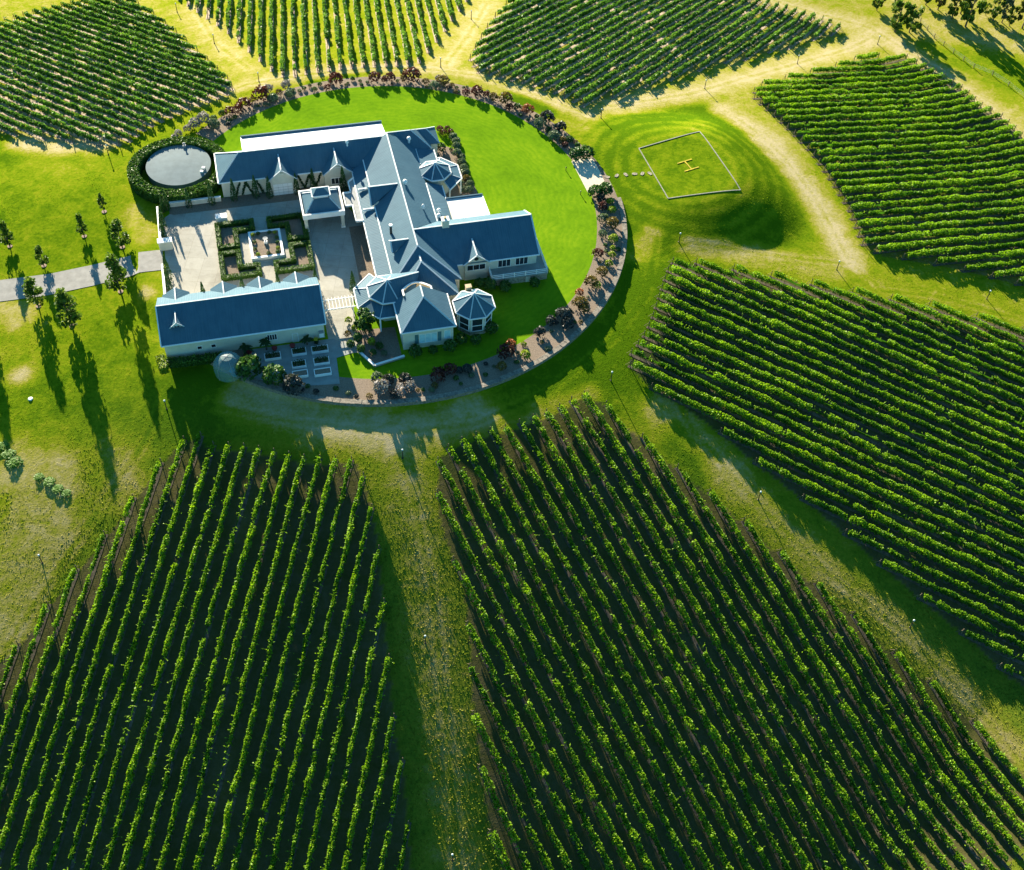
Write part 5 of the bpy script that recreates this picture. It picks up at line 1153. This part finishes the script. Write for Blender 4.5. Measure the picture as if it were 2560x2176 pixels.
# ------------------------------------------------------------------ net cage
k = NT('bird_netting'); tr = k.n('ShaderNodeBsdfTransparent'); mx = k.n('ShaderNodeMixShader'); mx.inputs[0].default_value = .45
k.b.inputs['Base Color'].default_value = (.22, .38, .40, 1); k.l(tr.outputs[0], mx.inputs[1]); k.l(k.b.outputs[0], mx.inputs[2]); k.l(mx.outputs[0], k.out.inputs[0]); MT['net'] = k.m
q = at(*zP(255, 330)); NC = empty('net_cage', (q[0], q[1], .0), 'domed teal net cage on the lawn edge beside the patio', 'net cage')
prof = [(2.5, -.2), (2.6, 1.2), (2.45, 2.2), (1.9, 3.1), (1.0, 3.65), (0, 3.8)]
mb = MB(); rev(prof, 20, MT['net'], mb); mb.build('netting', NC)
for i in range(6):
    m = MB(); a = math.pi * 2 * i / 6
    for (r0, z0), (r1, z1_) in zip(prof, prof[1:]): m.beam((r0 * 1.01 * math.cos(a), r0 * 1.01 * math.sin(a), z0), (r1 * 1.01 * math.cos(a), r1 * 1.01 * math.sin(a), z1_ + .01), .06, .06, MT['marble'])
    m.build('hoop', NC)
mb = MB(); rev([(.45, 0), (.55, .7), (.58, .75), (.5, .75), (.45, .6), (0, .6)], 16, MT['blue'], mb); o = mb.build('tub', None, tuple(at(*zP(325, 375)))); o.location.z = .1; o.scale = (1.5, 1.5, 1.3); tag(o, 'bright blue plastic tub at the foot of the net cage', 'tub')
# ------------------------------------------------------------------ pergola
PG = empty('pergola', hw(11.3, -21.2, .06), 'white slatted pergola between the garages and the west turret', 'pergola', A0)
for x in (-2.6, 2.6):
    for y in (-1.2, 1.2): m = MB(); m.box(x - .1, x + .1, y - .1, y + .1, 0, 2.5, W_); m.build('post', PG)
for y in (-1.2, 1.2): m = MB(); m.box(-3.1, 3.1, y - .07, y + .07, 2.5, 2.72, W_); m.build('beam', PG)
m = MB()
for i in range(10): x = -2.8 + i * .62; m.box(x - .035, x + .035, -1.6, 1.6, 2.73, 2.88, W_)
m.build('slats', PG)
# ------------------------------------------------------------------ walls
def hwall(name, pts, th, z0, z1, mat, lab, cap=True):
    e = empty(name, (OX, OY, 0), lab, 'wall', A0); m = MB(); c = MB()
    for p, q in zip(pts, pts[1:]):
        m.beam((p[0], p[1], (z0 + z1) / 2), (q[0], q[1], (z0 + z1) / 2), th, z1 - z0, mat); c.beam((p[0], p[1], z1 + .05), (q[0], q[1], z1 + .05), th + .12, .1, MT['white'])
    m.build('wall', e); c.build('coping', e); return e
hwall('courtyard_wall', [(-19.2, 12.6), (-19.2, 3.0)], .3, -.2, 1.9, CR, 'cream courtyard wall above the driveway gate')
hwall('courtyard_wall', [(-19.2, -3.9), (-19.2, -14.6)], .3, -.2, 1.9, CR, 'cream courtyard wall below the driveway gate')
hwall('low_wall', [(-17.0, 14.35), (-7.0, 14.35)], .35, -.2, 1.1, CR, 'low cream wall below the tank hedge')
mb = MB(); mb.box(-1.2, 1.2, -.5, .5, -.2, 2.0, CR); mb.box(-1.35, 1.35, -.65, .65, 2.0, 2.2, W_); o = mb.build('gate_pier', None, tuple(hw(-18.4, 2.4))); o.rotation_euler = (0, 0, A0); tag(o, 'broad cream gate pier where the driveway enters the courtyard', 'gate pier')
hwall('low_wall', [(13.4, -31.4), (15.6, -35.4), (21.2, -34.2)], .3, -.2, .45, MT['marble'], 'low grey garden wall curving to the lower bay')
# stone retaining wall of the round garden
def arc_wall(a0, a1, r_, th, top, lab):
    V = MB(); n = int(abs(a1 - a0) / 1.5); e = empty('retaining_wall', (CX, CY, 0), lab, 'wall')
    for i in range(n):
        aa, ab = R(a0 + (a1 - a0) * i / n), R(a0 + (a1 - a0) * (i + 1) / n); q = []
        for a in (aa, ab):
            for rr in (r_ - th / 2, r_ + th / 2): q.append((rr * math.cos(a), rr * math.sin(a), float(terrain(CX + (r_ + 2.0) * math.cos(a), CY + (r_ + 2.0) * math.sin(a)))))
        zt = top + .05 * math.sin(i * 1.7) + random.uniform(-.03, .03)
        b = [q[0], q[1], q[3], q[2]]; V.hexa([(x, y, z - .3) for x, y, z in b], [(x, y, zt) for x, y, z in b], MT['wallstone'])
    V.build('wall', e); return e
arc_wall(13, -125, 48.1, 1.0, .24, 'curved rough stone retaining wall round the lower side of the garden')
# thin steel edging between lawn and bed is part of the bed
# ------------------------------------------------------------------ lamp posts
def lamp():
    e = empty('lamp_post', (0, 0, 0), 'x', 'lamp post', 0, 'lamp posts along the vineyard lanes'); m = MB()
    rev([(.15, -.2), (.15, .12), (.085, .16), (.075, 2.2)], 10, MT['black'], m); m.build('pole', e)
    m = MB(); rev([(.08, 2.2), (.16, 2.24), (.16, 2.42), (.08, 2.48), (0, 2.5)], 12, MT['cap'], m); m.build('lamp_head', e); return e
LP = [((443, 31), 'at the top left between the first two blocks'), ((536, 109), 'halfway down the gap between the two upper left blocks'), ((647.5, 205), 'above the maroon shrubs at upper left'), ((271, 387), 'left of the tank hedge'), ((1178, 49), 'at the top, right of the block behind the house'),
      ((1101.7, 168.5), 'above the top of the garden bed'), ((1502.2, 295.4), 'between the garden bed and the landing mound'), ((2193.7, 111), 'at the upper right near the farm fence'), ((1992.8, 159.7), 'below the far right block, near the right'), ((1761.6, 222), 'above the landing mound'),
      ((2091.6, 675), 'below the landing mound, beside the right block'), ((1697, 605.8), 'at the top left corner of the shaded block'), ((1527, 952), 'below the lower right of the garden wall'), ((1006.9, 1146.3), 'at the top of the central lane'), ((1063.5, 1608.8), 'halfway down the central lane'),
      ((1130.8, 2151), 'at the bottom of the central lane'), ((2274.7, 1569), 'low in the right-hand lane'), ((2466.5, 748), 'at the right edge in the shade'), ((417, 1024), 'at the top left corner of the near left block'), ((106, 1408), 'in the left field beside the near block'), ((1895.3, 1249.7), 'in the middle of the right-hand lane')]
L0 = lamp()
for i, (p, w) in enumerate(LP):
    o = L0 if i == 0 else dup(L0); o.location = [float(c) for c in at(*p)]; o['label'] = 'dark lamp post with white cap ' + w
for p, w in (((1366, 1040), 'above the sand path'), ((1455, 1185), 'below the sand path')):
    mb = MB(); rev([(.07, 0), (.06, .75), (.12, .78), (.12, .95), (0, 1.0)], 10, MT['black'], mb); o = mb.build('garden_light', None, tuple(at(*z2(*p)))); tag(o, 'short black garden light on the lawn ' + w, 'garden light', 'garden lights on the lawn')
# ------------------------------------------------------------------ helipad
hq = [at(*p) for p in ((1597, 372), (1749, 330), (1851, 476), (1670, 497))]
HB = empty('helipad_border', (HX, HY, 0), 'pale stone border of the square grass landing pad', 'helipad border')
for p, q in zip(hq, hq[1:] + hq[:1]):
    m = MB(); n = 10
    for i in range(n):
        a, b = p + (q - p) * i / n, p + (q - p) * (i + 1) / n
        a, b = [Vector((c[0] - HX, c[1] - HY, float(terrain(c[0], c[1])) + .06)) for c in (a, b)]; m.beam(a, b, .20, .12, MT['stonepale'])
    m.build('border_side', HB)
cH = at(1720, 414); ux = (hq[1] - hq[0])[:2]; ux = ux / np.hypot(*ux); uy = np.array([-ux[1], ux[0]])
HM = empty('helipad_letter', (cH[0], cH[1], cH[2] + .07), 'yellow letter H laid out on the landing pad grass', 'helipad mark', math.atan2(ux[1], ux[0]) + math.pi / 2)
m = MB(); m.box(-1.55, -1.27, -1.8, 1.8, 0, .03, MT['yellow']); m.box(1.27, 1.55, -1.8, 1.8, 0, .03, MT['yellow']); m.box(-1.27, 1.27, -.14, .14, 0, .03, MT['yellow']); m.build('letter', HM)
for i, (x, y) in enumerate(((1617, 1078), (1675, 1070), (1730, 1064), (1785, 1060), (1832, 1058), (1877, 1056))):
    q = at(*z2(x, y)); mb = MB(); mb.prism([(-.55, -.25), (-.1, -.38), (.5, -.3), (.6, .15), (.1, .35), (-.5, .25)], -.1, .09, MT['stone']); o = mb.build('stepping_stone', None, tuple(q)); o.rotation_euler = (0, 0, i * 1.1)
    tag(o, 'flat stepping stone in the grass, %s from the sand path towards the landing pad' % ordn(i), 'stepping stone', 'stepping stones to the landing pad')
# ------------------------------------------------------------------ wire fence at the far right
fp = [at(*zX(*p)) for p in ((640, 180), (790, 275), (960, 470), (1200, 660), (1450, 840), (1680, 930), (1880, 1060), (2075, 1215), (2250, 1330))]
FE = empty('wire_fence', fp[0], 'thin wire farm fence with posts beside the track at upper right', 'fence'); O_ = Vector(fp[0])
prv = None
for a, b in zip(fp, fp[1:]):
    n = max(1, int(np.hypot(*(b - a)[:2]) / 3.0))
    for i in range(n):
        q = a + (b - a) * i / n; q[2] = float(terrain(q[0], q[1])); v = Vector(q) - O_
        m = MB(); m.box(v.x - .07, v.x + .07, v.y - .07, v.y + .07, v.z - .2, v.z + 1.25, MT['wood']); m.build('fence_post', FE)
        if prv is not None:
            m = MB()
            for z in (.4, .75, 1.1): m.beam(prv + Vector((0, 0, z)), v + Vector((0, 0, z)), .03, .03, MT['marble'])
            m.build('wire', FE)
        prv = v
mb = MB(); rev([(.4, -.1), (.42, .1), (.3, .18), (0, .2)], 14, MT['white'], mb); o = mb.build('tank_lid', None, tuple(at(62 * K, 809 * K))); tag(o, 'small white concrete lid in the lower left grass', 'lid')
print('ROWS', len(ALLROWS), [len(B['segs']) for B in BLK])
